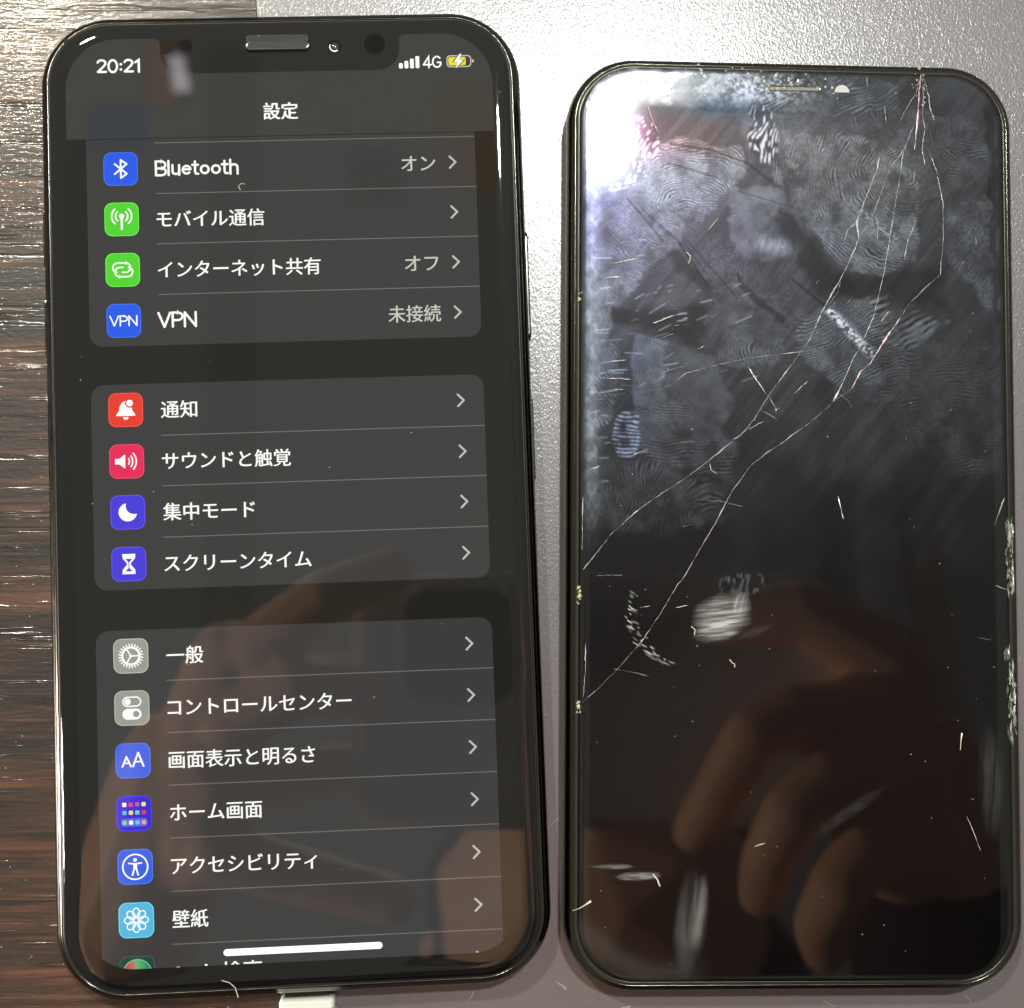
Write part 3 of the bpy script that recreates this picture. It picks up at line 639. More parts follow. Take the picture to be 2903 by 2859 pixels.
cleared(-19.5, 41.5, -12.6, 34.2, 1.5, 1.0, .3); cleared(-3.5, 58.5, .5, 51.5, .8, 1.4, .5); cleared(-29, 31.2, -14, 29.4, 1.3, 4.0, .12); cleared(-2.0, 47.5, 6.5, 35.0, 1.4, 3.2, .25); cleared(-9, 37.5, -2, 30, .6, 1.0, .3)
cleared(7, 35.6, 24, 36.5, 1.4, 4.6, .32); cleared(31.6, 66, 32.2, 30, .8, .8, .3)
# bright hot prints: a short arch of dashes under the notch, striped oval at the left
def dashes(cx, cy, rx, ry, ang, k, ph, pitch):
    global haze
    u, v = local(cx, cy, ang); e = (u / rx) ** 2 + (v / ry) ** 2 + warp * 1.2; m = 1 - sst(.55, 1.05, e); r = ridges(ph, pitch) * sst(.35, .62, vnoise(.42, 51, 2.2, math.radians(80), 1)); haze = haze * (1 - .5 * m) + m * k * r
dashes(-4.9, 60.2, 2.6, 4.8, 8, 2.3, dirph(84, .9), .42)
u, v = local(-26.0, 12.6, -6); m = 1 - sst(.6, 1.05, (u / 2.2) ** 2 + (v / 3.4) ** 2 + warp * 1.4); haze = haze * (1 - .5 * m) + m * 3.0 * ridges(Y - .03 * (X + 26) ** 2 + warp * 1.2, .62) * (.2 + fine) * sst(.2, .6, broad2)
u, v = local(-3.9, 42.6, -12); haze += 1.1 * np.exp(-(u / 3.4) ** 2 - (v / 1.1) ** 2) * sst(.3, .8, vnoise(.5, 52, 6, 1.35, 2))
dashes(-8.5, -10.3, 4.2, 2.0, 10, 1.2, dirph(70), .42); dashes(-24, 59.0, 2.6, 4.0, 20, 2.6, dirph(55), .6); dashes(-26.5, 53.2, 4.4, 2.6, 20, 3.0, ringph(-28.5, 58.5), .6)
def printmark(*a, **k): return 0
# bright edge streak of the lower fingerprint
u, v = local(8.9, 28.9, -46); m = np.exp(-(v / .55) ** 2) * (np.abs(u) < 5.2) * sst(.35, .7, fine); haze += m * 4.5; dry += m * .10
u, v = local(13.4, 46.0, -38); m = np.exp(-(v / .6) ** 2) * (np.abs(u) < 3.8) * sst(.4, .75, fine); haze += m * 1.1
# crushed area along the top left
cm = (1 - sst(2.0, 5.0, np.abs(Y - 68.6 + warp * 4))) * (1 - .75 * sst(-22, -12, X + warp * 8)) * (1 - sst(-8, 1, X + warp * 8)) * sst(-33, -30, X)
crush = vnoise(1.6, 8, 1.8, .5, 4, .62); haze += cm * (1.2 + 2.8 * sst(.42, .68, crush)); dry += cm * .16 * sst(.48, .7, vnoise(1.3, 9, 1.5, -.4, 4, .6))
cm2 = np.exp(-(((X + 29.5) / 4.2) ** 2 + ((Y - 60) / 7.5) ** 2)); haze += cm2 * 3.0 * (.4 + broad)
cm3 = np.exp(-(((X + 5) / 7.5) ** 2 + ((Y - 67.5) / 2.2) ** 2)); haze += cm3 * 1.5 * sst(.4, .7, grit); dry += cm3 * .10 * sst(.45, .7, grit)
# bluish grease down the left edge
crush0 = vnoise(1.1, 88, .5, 0, 4, .6)
haze += np.exp(-((X + 31.6) / 1.1) ** 2) * sst(-8, 10, Y) * (.45 + .9 * sst(.35, .75, crush0))
# dry whitish smears low on the screen
SN = {}
def smear(cx, cy, rx, ry, ang, k, sa, pitch=.35, edge=.35):
    global dry, haze
    u, v = local(cx, cy, ang); e = (u / rx) ** 2 + (v / ry) ** 2 + warp * .7; m = 1 - sst(1 - edge * 2, 1 + edge, e)
    key_ = (round(pitch, 1), round(sa / 10)); st = SN[key_] if key_ in SN else SN.setdefault(key_, vnoise(pitch, 20 + len(SN), 12, math.radians(sa), 2)); dry += m * k * (.35 + 1.1 * sst(.25, .8, st)); haze += m * k * .8
smear(-11.4, -15.2, 4.2, 3.2, 10, .22, 6, .22, .5); smear(-12.0, -17.4, 3.6, 1.4, 16, .16, 10, .2, .6); smear(-8.4, -13.6, 1.3, 1.7, 0, .22, 75, .3, .6); smear(-6.2, -17.6, 2.6, .6, 22, .045, 24, .18, .9)
for q in range(17):                             # crescent of ridge dashes
    t = q / 16; cx = -27.2 + 3.2 * math.sin(t * 2.2) * -1 + 7.5 * t ** 1.8 + 2.2; cy = -11.8 - 11.0 * t
    j = rng.uniform(-.35, .35, 8)
    smear(cx + j[0], cy + j[1], (.35 + .55 * t) * rng.uniform(.5, 1.5), .15 * rng.uniform(.6, 1.5), -32 + 30 * j[2], rng.uniform(.12, .42), -32, .2, .5)
    if q > 3 and q % 3: smear(cx + 1.5 - t * .8 + j[3], cy + .4 + j[4], .7 * rng.uniform(.4, 1.4), .17, -28 + 40 * j[5], rng.uniform(.1, .32), -28, .2, .5)
    if q % 2: smear(cx + .8 + j[6], cy + j[7], .3, .12, -40, .25, -28, .2, .5)
smear(-24.2, -54.6, 3.2, .65, 2, .17, 0, .12); smear(-28.2, -53.2, 3.2, .40, 0, .10, 0, .12)
smear(-16.4, -61.6, 2.2, 6.8, -6, .055, 85, .9, .7); smear(-15.2, -60.0, 1.1, 4.8, -8, .075, 85, .9, .8)
u, v = local(-20, -58, 0); rr_ = np.sqrt((u + 0) ** 2 * .92 + (v - 4) ** 2 * .9); arcm = np.exp(-((rr_ - 14.3 - warp * 1.5) / 1.5) ** 2) * (1 - sst(-6, 0, v)) * (1 - sst(1, 8, u)); dry += arcm * .020
smear(30.2, -40.0, 1.8, 8.0, 0, .022, 88, .3, .7); smear(8.0, -45, 6.5, .9, 34, .020, 36, .1, .7)
u, v = local(-25.6, -10.2, 0)
dry += film * .003 + np.clip(haze, 0, 1) * .006
haze += .012
# hairline scratches in the film
def scratchline(x0, y0, x1, y1, w, k, darkk=0.):
    global haze, dry
    dx, dy = x1 - x0, y1 - y0; Ln = math.hypot(dx, dy); u = ((X - x0) * dx + (Y - y0) * dy) / Ln; v = (-(X - x0) * dy + (Y - y0) * dx) / Ln
    m = np.exp(-(v / w) ** 2) * sst(-.2, .3, u) * (1 - sst(Ln - .3, Ln + .2, u))
    if darkk: haze = haze * (1 - darkk * m)
    haze += m * k; dry += m * k * .02
for q in range(46):
    x = -32.3 + abs(rng.normal(0, 5.0)); y = rng.uniform(4, 44); l = rng.uniform(.5, 3.2); a = math.radians(rng.normal(7, 7)); scratchline(x, y, x + l * math.cos(a), y + l * math.sin(a), .05, rng.uniform(.3, 2.2))
for q in range(36):
    x = rng.uniform(-26, -8); y = rng.uniform(18, 36); l = rng.uniform(.3, 1.0) ** 2 * 3.2; a = math.radians(rng.normal(22, 10)); scratchline(x, y, x + l * math.cos(a), y + l * math.sin(a), .05, rng.uniform(.2, 1.7))
for L_, w_ in (([(-19.6,58.3),(-12.7,57.3),(-7.2,55.4),(-3.3,52.4)], .16), ([(-19.6,57.6),(-12.7,56.6),(-7.6,54.8)], .08), ([(-18.1,42.7),(-13.5,35.8)], .16), ([(-16.9,43.1),(-8.8,33.9)], .10), ([(-17.3,42.9),(-13,36.6)], .08), ([(-0.3,37.2),(4.9,33.0)], .18), ([(-26.2,49.6),(-20.4,42.7)], .12), ([(-19.6,55.2),(-11.9,53.0)], .1), ([(-24,48),(-16,41)], .08), ([(-9,51),(0,48.5)], .08)):
    for (x0, y0), (x1, y1) in zip(L_, L_[1:]): scratchline(x0, y0, x1, y1, w_, 0, .85)
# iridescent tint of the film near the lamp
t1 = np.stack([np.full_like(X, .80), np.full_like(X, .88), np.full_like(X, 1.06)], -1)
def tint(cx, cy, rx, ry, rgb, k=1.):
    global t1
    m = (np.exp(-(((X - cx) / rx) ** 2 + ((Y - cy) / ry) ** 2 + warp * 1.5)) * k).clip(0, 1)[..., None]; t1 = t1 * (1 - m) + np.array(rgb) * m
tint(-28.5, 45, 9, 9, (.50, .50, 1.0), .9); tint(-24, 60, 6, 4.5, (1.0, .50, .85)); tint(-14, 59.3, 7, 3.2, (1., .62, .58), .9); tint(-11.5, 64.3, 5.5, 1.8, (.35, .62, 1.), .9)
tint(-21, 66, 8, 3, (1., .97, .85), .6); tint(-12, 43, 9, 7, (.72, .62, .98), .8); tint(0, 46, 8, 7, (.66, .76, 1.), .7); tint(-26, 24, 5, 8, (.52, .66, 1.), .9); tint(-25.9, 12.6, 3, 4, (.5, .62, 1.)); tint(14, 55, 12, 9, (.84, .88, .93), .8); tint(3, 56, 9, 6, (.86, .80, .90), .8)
haze = blur(haze, 1)
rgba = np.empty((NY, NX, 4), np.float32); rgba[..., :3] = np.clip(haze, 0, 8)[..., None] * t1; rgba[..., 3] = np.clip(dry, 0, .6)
img = bpy.data.images.new('smear_map', NX, NY, alpha=True, float_buffer=True); img.colorspace_settings.name = 'Non-Color'; img.alpha_mode = 'CHANNEL_PACKED'
img.pixels.foreach_set(rgba.ravel()); img.update()

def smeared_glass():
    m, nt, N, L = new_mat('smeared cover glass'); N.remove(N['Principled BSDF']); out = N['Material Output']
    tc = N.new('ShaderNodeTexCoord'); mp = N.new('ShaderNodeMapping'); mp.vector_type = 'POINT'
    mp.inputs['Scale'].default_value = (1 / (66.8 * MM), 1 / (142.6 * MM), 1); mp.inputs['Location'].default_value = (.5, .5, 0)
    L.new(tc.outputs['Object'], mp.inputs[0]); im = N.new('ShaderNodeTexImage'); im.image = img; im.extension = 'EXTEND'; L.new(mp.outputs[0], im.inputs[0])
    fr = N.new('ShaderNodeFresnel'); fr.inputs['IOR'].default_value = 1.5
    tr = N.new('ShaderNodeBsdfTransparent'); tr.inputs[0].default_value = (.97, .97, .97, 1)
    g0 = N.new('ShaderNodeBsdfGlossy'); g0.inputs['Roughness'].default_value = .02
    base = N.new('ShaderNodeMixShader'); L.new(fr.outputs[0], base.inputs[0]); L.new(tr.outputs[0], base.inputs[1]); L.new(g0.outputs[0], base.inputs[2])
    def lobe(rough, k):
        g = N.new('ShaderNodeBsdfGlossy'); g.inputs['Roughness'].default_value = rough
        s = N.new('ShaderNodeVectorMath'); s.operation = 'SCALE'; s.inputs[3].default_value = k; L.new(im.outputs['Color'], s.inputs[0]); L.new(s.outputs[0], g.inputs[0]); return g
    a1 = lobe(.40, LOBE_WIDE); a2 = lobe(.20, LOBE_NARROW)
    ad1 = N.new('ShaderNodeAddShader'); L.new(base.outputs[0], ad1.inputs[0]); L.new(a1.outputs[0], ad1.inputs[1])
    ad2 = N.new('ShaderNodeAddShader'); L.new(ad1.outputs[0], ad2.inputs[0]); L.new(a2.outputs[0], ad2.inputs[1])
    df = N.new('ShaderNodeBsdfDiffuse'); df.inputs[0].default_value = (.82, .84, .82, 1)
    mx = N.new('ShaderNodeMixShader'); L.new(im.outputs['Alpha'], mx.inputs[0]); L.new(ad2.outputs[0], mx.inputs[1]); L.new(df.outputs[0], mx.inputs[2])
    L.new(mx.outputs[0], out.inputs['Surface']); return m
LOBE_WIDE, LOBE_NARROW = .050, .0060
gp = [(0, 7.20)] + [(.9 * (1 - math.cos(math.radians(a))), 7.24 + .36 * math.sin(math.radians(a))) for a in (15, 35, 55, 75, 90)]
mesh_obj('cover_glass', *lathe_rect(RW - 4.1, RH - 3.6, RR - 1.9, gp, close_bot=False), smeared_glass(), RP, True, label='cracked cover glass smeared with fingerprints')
# earpiece and camera
s = mesh_obj('speaker_slot', *lathe_rect(8.7, .95, .47, [(0, 7.602), (.06, 7.625), (.14, 7.625), (.24, 7.604)], cx=.1, cy=67.5, n=7, close_top=False, close_bot=False), MAT['frame_steel'], RP, True)
mesh_obj('speaker_mesh', *lathe_rect(8.3, .6, .3, [(0, 7.604), (.1, 7.608)], cx=.1, cy=67.5, n=7, close_bot=False), principled('dirty speaker mesh', (.16, .16, .13), .5, .6, .5, .1, 5000, .6, 8000), s)
mesh_obj('front_camera', *flat([(7.82 + 1.18 * math.cos(a), 67.1 + 1.18 * math.sin(a)) for a in np.linspace(0, math.pi, 16)], 7.606), principled('cloudy half lens', (.42, .40, .40), .45, 0, .5, .1, 900), RP, label='front camera window half covered by a pale film')
mesh_obj('camera_shade', *disc(7.82, 67.1, 1.25, 7.155), MAT['dark_hole'], RP)

# cracks: thin ridges of fractured glass (local millimetres)
CRACKS=[
 (0.30,[(13.72,56.85),(13.29,54.77),(12.02,51.64),(10.76,48.52),(10.02,46.44),(10.31,43.98),(9.7,42.2),(8.63,39.84),(7.55,37.73),(5.06,33.39),(4.24,31.74)]),
 (0.14,[(4.24,31.74),(2.37,27.63),(-0.3,23.93),(-2.76,20.65),(-4.11,18.81),(-6.35,15.15),(-8.38,12.7),(-10.0,11.47),(-13.44,8.62),(-17.47,5.57),(-20.69,3.53),(-24.49,0.82),(-28.49,-2.81),(-31.47,-6.61),(-32.9,-8.4)]),
 (0.13,[(17.45,57.76),(16.99,54.01),(16.34,50.48),(15.24,44.07),(14.70,41.0),(14.12,37.84),(13.26,34.34),(12.52,31.46),(10.53,26.94)]),
 (0.22,[(10.53,26.94),(9.29,24.88),(8.25,22.43),(6.8,19.36),(5.97,17.93)]),
 (0.15,[(5.97,17.93),(4.95,16.91),(2.49,14.85),(-2.8,10.95),(-4.35,9.93),(-6.99,7.89),(-9.02,5.05),(-10.03,3.56),(-12.46,-1.07),(-14.87,-5.08),(-17.49,-9.68)]),
 (0.10,[(-17.49,-9.68),(-18.29,-10.48),(-20.89,-14.86),(-23.68,-19.03),(-27.25,-23.18),(-30.42,-26.34),(-32.9,-28.5)]),
 (0.12,[(19.15,61.95),(17.66,58.18),(15.35,55.02),(14.51,52.93),(12.81,48.14),(11.56,45.65),(10.31,43.98)]),
 (0.26,[(20.48,70.33),(20.14,67.6),(20.01,64.89),(19.78,62.8),(19.31,58.21)]),
 (0.15,[(20.69,70.12),(20.86,66.57),(20.62,64.07),(21.01,61.57),(20.51,58.24),(20.94,55.75)]),
 (0.14,[(20.27,69.69),(19.72,67.38),(18.14,64.84),(17.08,62.74)]),
 (0.12,[(21.0,69.71),(21.69,66.59),(21.88,64.93),(22.47,62.86)]),
 (0.11,[(19.38,55.31),(19.05,53.02)]),
 (0.09,[(21.39,58.46),(22.79,54.75),(23.77,49.59),(23.69,43.4),(23.23,39.27),(23.18,38.3),(20.89,36.31),(18.18,33.6),(16.72,31.32)]),
 (0.32,[(16.72,31.32),(15.27,29.26),(13.6,26.78),(11.94,24.11),(10.5,22.87),(8.95,20.1)]),
 (0.10,[(8.95,20.1),(5.97,18.03)]),
 (0.22,[(-7.33,23.43),(-5.92,21.22),(-4.31,19.01)]),
 (0.12,[(-5.13,16.58),(-2.81,15.19)]),
 (0.13,[(-18.27,21.15),(-16.95,22.18),(-12.8,23.35),(-8.34,24.43),(-4.28,25.1),(-2.73,25.32),(1.75,25.89)]),
 (0.11,[(-9.8,11.88),(-7.37,13.52),(-4.83,14.86)]),
 (0.08,[(-14.86,2.61),(-11.44,2.34),(-8.22,1.57)]),
 (0.08,[(-28.05,-23.38),(-24.07,-24.15),(-22.68,-24.54)]),
 (0.24,[(6.68,3.42),(7.07,1.72),(7.56,-0.28)]),
 (0.13,[(32.9,3.38),(31.18,-1.07)]),
 (0.11,[(28.39,-18.34),(30.62,-18.73)]),
 (0.11,[(31.15,-10.22),(33.2,-11.01)]),
 (0.16,[(-32.9,2.93),(-32.95,-0.66),(-33.0,-5.43)]),
 (0.12,[(-32.42,-19.47),(-32.41,-23.4),(-32.79,-27.92)]),
 (0.13,[(-22.99,64.63),(-22.29,62.28),(-21.24,59.94)]),
 (0.12,[(-19.49,57.15),(-20.19,55.02),(-20.66,54.31)]),
 (0.09,[(26.27,-45.67),(27.33,-48.01),(28.39,-50.99)]),
 (0.12,[(-25.07,53.04),(-27.62,52.05),(-29.93,51.77)]),
 (0.09,[(10.02,46.44),(8.6,45.1),(7.9,43.2)]),
 (0.08,[(6.8,19.36),(8.3,18.4),(9.0,17.0)]),
 (0.08,[(-4.11,18.81),(-3.0,17.0),(-2.9,16.1)]),
 (0.08,[(7.55,37.73),(6.9,35.2),(5.3,33.1)]),
 (0.07,[(12.81,48.14),(13.4,45.6),(13.2,43.9)]),
 (0.08,[(-13.44,8.62),(-13.1,7.2),(-12.0,6.5)]),
]
def ridge(pts, w, h, z, jit=.25):
    P = []
    for i in range(len(pts) - 1):
        a, b = Vector(pts[i]), Vector(pts[i + 1]); m_ = max(1, int((b - a).length / .45))
        for k in range(m_): P.append(a.lerp(b, k / m_))
    P.append(Vector(pts[-1])); v, f = [], []; n = len(P); ph0 = rng.uniform(0, 6)
    for i, p in enumerate(P):
        d = (P[min(i + 1, n - 1)] - P[max(i - 1, 0)]).normalized(); q = Vector((-d.y, d.x))
        env_ = .32 + 1.25 * (.5 + .5 * math.sin(i * .55 + ph0)) * (.5 + .5 * math.sin(i * .21 + ph0 * 2.3)) + .25 * rng.random(); t = w / 2 * (.12 if i in (0, n - 1) else env_ * (1 + rng.uniform(-jit, jit) * 1.8)); p = p + q * rng.uniform(-.05, .05); s_ = rng.uniform(-.04, .04)
        hh = h * rng.uniform(.6, 1.4)
        v += [(p.x + q.x * t, p.y + q.y * t, z), (p.x + q.x * s_, p.y + q.y * s_, z + hh), (p.x - q.x * t, p.y - q.y * t, z)]
    for i in range(n - 1): a = 3 * i; f += [(a, a + 3, a + 4, a + 1), (a + 1, a + 4, a + 5, a + 2)]
    return v, f
for i, (w, p) in enumerate(CRACKS):
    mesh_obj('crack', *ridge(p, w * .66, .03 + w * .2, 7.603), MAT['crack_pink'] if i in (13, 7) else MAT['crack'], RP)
SCR=[[(-22.1,29.9),(-19.47,30.96),(-16.64,31.82)],[(-21.9,27.27),(-18.87,28.33)],[(-15.13,25.95),(-13.91,26.58)],[(-29.68,36.89),(-27.36,37.17)],[(-28.78,39.14),(-24.13,40.14)],[(-29.15,23.83),(-26.13,24.13)],[(-30.25,21.29),(-25.52,21.15)],[(-31.96,24.49),(-30.35,24.52)],[(-17.65,30.58),(-16.44,30.91)],[(-18.87,29.55),(-17.96,29.76)],[(-21.09,31.24),(-20.58,31.45)],[(-19.27,32.08),(-18.46,32.3)],[(-29.14,19.29),(-26.52,19.57)],[(-20.08,22.44),(-17.25,23.29)],[(-32.11,6.91),(-30.31,7.63)],[(-25.31,9.39),(-22.9,10.32)],[(-3.21,16.3),(-2.39,17.02)],[(-28.28,40.99),(-27.16,40.96)],[(-13.46,44.71),(-11.82,46.73)],[(-0.02,19.27),(2.03,21.23)],[(13.64,30.66),(14.89,32.32)],[(3.45,36.53),(3.97,37.15)],[(-12.58,33.92),(-11.97,33.01)],[(-30.86,-9.22),(-26.88,-9.11)],[(-17.48,-1.61),(-15.87,-1.2)],[(-24.08,-13.99),(-22.48,-13.78)],[(-18.69,-14.05),(-16.69,-13.64)],[(14.62,65.18),(14.84,62.06)],[(11.77,69.7),(11.96,68.14)],[(-6.63,-50.21),(-4.8,-49.68)],[(19.61,47.45),(18.12,43.71),(17.47,40.61)],[(28.87,44.32),(28.96,43.08)]]
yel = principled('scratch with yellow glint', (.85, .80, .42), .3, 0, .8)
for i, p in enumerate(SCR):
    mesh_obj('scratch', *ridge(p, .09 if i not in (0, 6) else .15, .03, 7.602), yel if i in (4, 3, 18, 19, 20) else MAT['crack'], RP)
# crushed glass: impact point and chipped edge
def shards(n, fx, fy, s0, s1, z=7.60):
    mb = MB()
    for _ in range(n):
        x, y_ = fx(), fy(); s_ = rng.uniform(s0, s1); k = int(rng.integers(3, 6)); a0 = rng.uniform(0, 6.28)
        pts = [(x + s_ * rng.uniform(.5, 1) * math.cos(a0 + 2 * math.pi * i / k), y_ + s_ * rng.uniform(.5, 1) * math.sin(a0 + 2 * math.pi * i / k)) for i in range(k)]
        v_ = [(px_, py_, z) for px_, py_ in pts] + [(x + rng.uniform(-.3, .3) * s_, y_ + rng.uniform(-.3, .3) * s_, z + rng.uniform(.04, .14))]
        mb.add(v_, [(i, (i + 1) % k, k) for i in range(k)])
    return mb
shards(26, lambda: 20.5 + rng.normal(0, .45), lambda: 68.2 + rng.normal(0, 1.5), .12, .34).build('impact_shards', MAT['chip'], RP, kind='stuff')
shards(150, lambda: -10 + rng.normal(0, 8), lambda: 69.0 + rng.normal(0, 1.1) - abs(rng.normal(0, .6)), .08, .38).build('crushed_glass', principled('crushed glass', (.42, .44, .42), .2, 0, 1.0), RP, kind='stuff')
shards(36, lambda: -31.3 + rng.normal(0, .7), lambda: 56 + rng.normal(0, 9), .06, .22).build('edge_crumbs', MAT['chip'], RP, kind='stuff')
CH=[[(33.15,-2.06),(33.75,-0.55),(34.12,-0.54),(34.18,-2.06),(34.19,-5.68),(33.61,-10.11),(33.18,-11.51),(33.04,-7.3),(33.25,-4.08)],[(32.67,-20.62),(33.15,-20.21),(33.44,-21.11),(33.13,-21.51)],[(33.22,-22.51),(33.62,-22.51),(33.99,-25.29),(33.68,-25.29)],[(33.07,-25.3),(33.99,-25.19),(34.26,-27.28),(34.29,-32.05),(34.36,-34.11),(33.85,-34.11),(33.09,-30.86),(32.97,-28.08)]]
for c in CH:
    ys = [p[1] for p in c]; xs = [p[0] for p in c]; hgt = max(ys) - min(ys); mb = MB()
    for q in range(int(6 + hgt * 7)):
        y0 = rng.uniform(min(ys), max(ys)); x0 = rng.uniform(min(xs), max(xs)) ; l = rng.uniform(.15, 1.3); w_ = rng.uniform(.04, .24); a = math.radians(rng.normal(90, 7)); z0 = rng.uniform(7.1, 7.5)
        ca, sa = math.cos(a), math.sin(a); R_ = lambda u, v_, z_: (min(x0 + u * ca - v_ * sa, 34.35), y0 + u * sa + v_ * ca, z_)
        mb.add([R_(-l, 0, z0 + rng.uniform(-.1, .25)), R_(rng.uniform(-.3, .2), -w_, z0), R_(l, rng.uniform(-w_, w_), z0 + rng.uniform(-.1, .2)), R_(rng.uniform(-.2, .3), w_, z0), R_(0, 0, z0 + rng.uniform(.05, .25))], [(0, 1, 4), (1, 2, 4), (2, 3, 4), (3, 0, 4)])
    mb.build('glass_chip', MAT['chip'], RP, label='pale broken chips along the right edge of the glass')
mb = MB()
for y0 in (-12.2, -11.0, -28.9, -29.6, 34.0, -12.9):
    for k in range(5):
        x, y_ = -33.5 + rng.uniform(-.25, .3), y0 + rng.uniform(-.7, .7); s_ = rng.uniform(.1, .3); mb.add([(x - s_, y_ - s_, 7.4), (x + s_, y_ - s_ * .6, 7.4), (x + s_ * .3, y_ + s_, 7.4), (x, y_, 7.4 + s_)], [(0, 1, 3), (1, 2, 3), (2, 0, 3)])
mb.build('edge_chip', principled('yellowish edge chip', (.75, .75, .5), .25, 0, .8), RP, kind='stuff')

# small scuffs on the mat
matobj = bpy.data.objects['desk_mat']; scuff = principled('pale scuff', (.27, .24, .245), .4); scuffd = principled('dark scuff', (.05, .045, .045), .6)
for (x, y_, l, a, dk) in ((3.5, 92.5, 4.5, 52, 1), (13, 49, 6, 20, 0), (13.5, 11, 2.6, 18, 0), (15, -3, 1.8, 30, 0), (17, -16, 2.6, -24, 0), (19, -33, 3.2, 48, 0), (21, -38, 4.5, 52, 0), (6, -59.5, 2, 70, 0), (20, -58, 2.2, -40, 0), (62, -61.5, 2.4, -30, 0), (84, -61, 1.8, -60, 0), (70, 97, 2.2, 20, 0), (94, 40, 1.5, 75, 0), (93.5, -8, 1.2, 80, 0), (30, -61.5, 1.6, 10, 0), (16, 28, 1.6, 5, 0)):
    P0 = [(x + l * t * math.cos(math.radians(a)) + .12 * math.sin(t * 5), y_ + l * t * math.sin(math.radians(a))) for t in (-.5, -.2, .1, .3, .5)]
    mesh_obj('scuff_mark', *ridge(P0, .16, .01, .004), scuffd if dk else scuff, matobj)

# ------------------------------------------------------------------ dust and lint
def specks(n, fx, fy, z, s0, s1):
    mb = MB()
    for _ in range(n):
        x, y_ = fx(), fy(); s_ = rng.uniform(s0, s1); a = rng.uniform(0, 3.14); e = rng.uniform(1, 2.4)
        pts = [(x + s_ * (e * math.cos(t) * math.cos(a) - math.sin(t) * math.sin(a)), y_ + s_ * (e * math.cos(t) * math.sin(a) + math.sin(t) * math.cos(a))) for t in (0, 1.26, 2.5, 3.8, 5.0)]
        mb.add([(p[0], p[1], z) for p in pts] + [(x, y_, z + s_ * .9)], [(i, (i + 1) % 5, 5) for i in range(5)])
    return mb
d = specks(95, lambda: rng.uniform(24.5, 87.5), lambda: rng.uniform(-54, 83), 7.61, .025, .075).build('dust', MAT['dust'], kind='stuff', label='pale dust specks scattered over the cracked screen', cat='dust')
d = specks(26, lambda: rng.uniform(-56, 12), lambda: rng.uniform(-54, 90), 8.31, .025, .06).build('dust', MAT['dust'], kind='stuff', label='few pale dust specks on the lit screen', cat='dust')
d = specks(130, lambda: rng.uniform(-76, -30), lambda: rng.uniform(-65, 98), -.89, .03, .08).build('dust', MAT['dust'], kind='stuff', label='tiny pale specks on the wooden table beside the lit phone', cat='dust')
def toR(x, y): c_, s_ = math.cos(-.00972), math.sin(-.00972); return (56.0 + x * c_ - y * s_, 14.2 + x * s_ + y * c_)
def toL(x, y): c_, s_ = math.cos(.03334), math.sin(.03334); return (-21.17 + x * c_ - y * s_, 17.8 + x * s_ + y * c_)
def fibre(pts, r, label, mat='lint'):
    mesh_obj('lint_fibre', *tube(pts, r, 6), MAT[mat], label=label, cat='lint')
P3 = lambda f, L_, z: [(*f(a, b), z + (i % 2) * .03) for i, (a, b) in enumerate(L_)]
fibre(P3(toR, [(-22.1, -54.3), (-21.75, -54.7), (-21.35, -55.2), (-21.2, -55.7), (-21.0, -56.1)], 7.70), .10, 'short bent white fibre lying low on the cracked screen')
fibre(P3(toR, [(-34.3, -59.7), (-33.3, -59.4), (-32.4, -58.9), (-31.5, -58.3)], 7.72), [.04, .05, .09, .20], 'pale hair with a knob over the lower left rim of the cracked phone')
fibre(P3(toR, [(-16.2, -16.9), (-15.6, -17.4), (-15.7, -18.2)], 7.66), .06, 'tiny hooked fibre beside the white smear on the cracked screen')
fibre(P3(toR, [(-10.3, -21.9), (-9.9, -22.4), (-9.5, -22.6), (-9.5, -23.1)], 7.66), .06, 'tiny curled fibre below the white smear on the cracked screen')
fibre(P3(toR, [(-16.9, 41.2), (-16.3, 40.6), (-16.3, 39.9), (-16.6, 39.4)], 7.66), .05, 'fine crooked fibre on the upper left of the cracked screen')
fibre(P3(toR, [(25.7, -33.0), (25.5, -34.2), (25.4, -35.6)], 7.70), [.14, .05, .03], 'thin drop shaped fibre near the right edge of the cracked screen')
fibre(P3(toL, [(-12.4, -72.0), (-11.2, -72.4), (-10.4, -73.2), (-10.0, -74.6)], 8.36), .05, 'curved thin hair at the bottom edge of the lit phone')
fibre(P3(toL, [(-6.6, 46.9), (-6.9, 47.5), (-6.5, 47.9), (-5.9, 47.8)], 8.36), .04, 'faint curled fibre on the lit screen under the first row')

# ------------------------------------------------------------------ what the screens reflect: the photographer with a phone
SP = empty('smartphone', (50.0, -27.5, 250.0), 0, label='phone held above the table to take the picture, seen only mirrored in both screens', cat='phone')
body = principled('graphite phone back', (.72, .76, .74), .45, 0, .5)
mesh_obj('body', *lathe_rect(144, 72, 9, [(.9, 1.6), (.3, 1.9), (0, 2.6), (0, 8.2), (.8, 9.0)], n=8), body, SP, True)
mesh_obj('frame', *lathe_rect(150.0, 78.0, 10.5, [(3.2, .75), (1.9, 1.1), (.8, 2.2), (0, 4.2), (0, 7.8), (.3, 8.2)], n=8, close_bot=False, close_top=False), principled('phone edge band', (.92, .88, .82), .45, .6), SP, True)
cmod = mesh_obj('camera_module', *lathe_rect(34, 35, 8, [(.8, .5), (.2, .7), (0, 1.0), (0, 2.2)], cx=-41.5, cy=16.5, n=8), principled('camera module glass', (.006, .012, .022), .08, 0, .6), SP, True)
mesh_obj('module_ring', *lathe_rect(40.0, 41.0, 11, [(3.0, .45), (2.2, .35), (1.2, .7), (0, 2.2)], cx=-41.5, cy=16.5, n=8, close_top=False, close_bot=False), principled('frosted module rim', (.9, .92, .86), .4), SP, True)
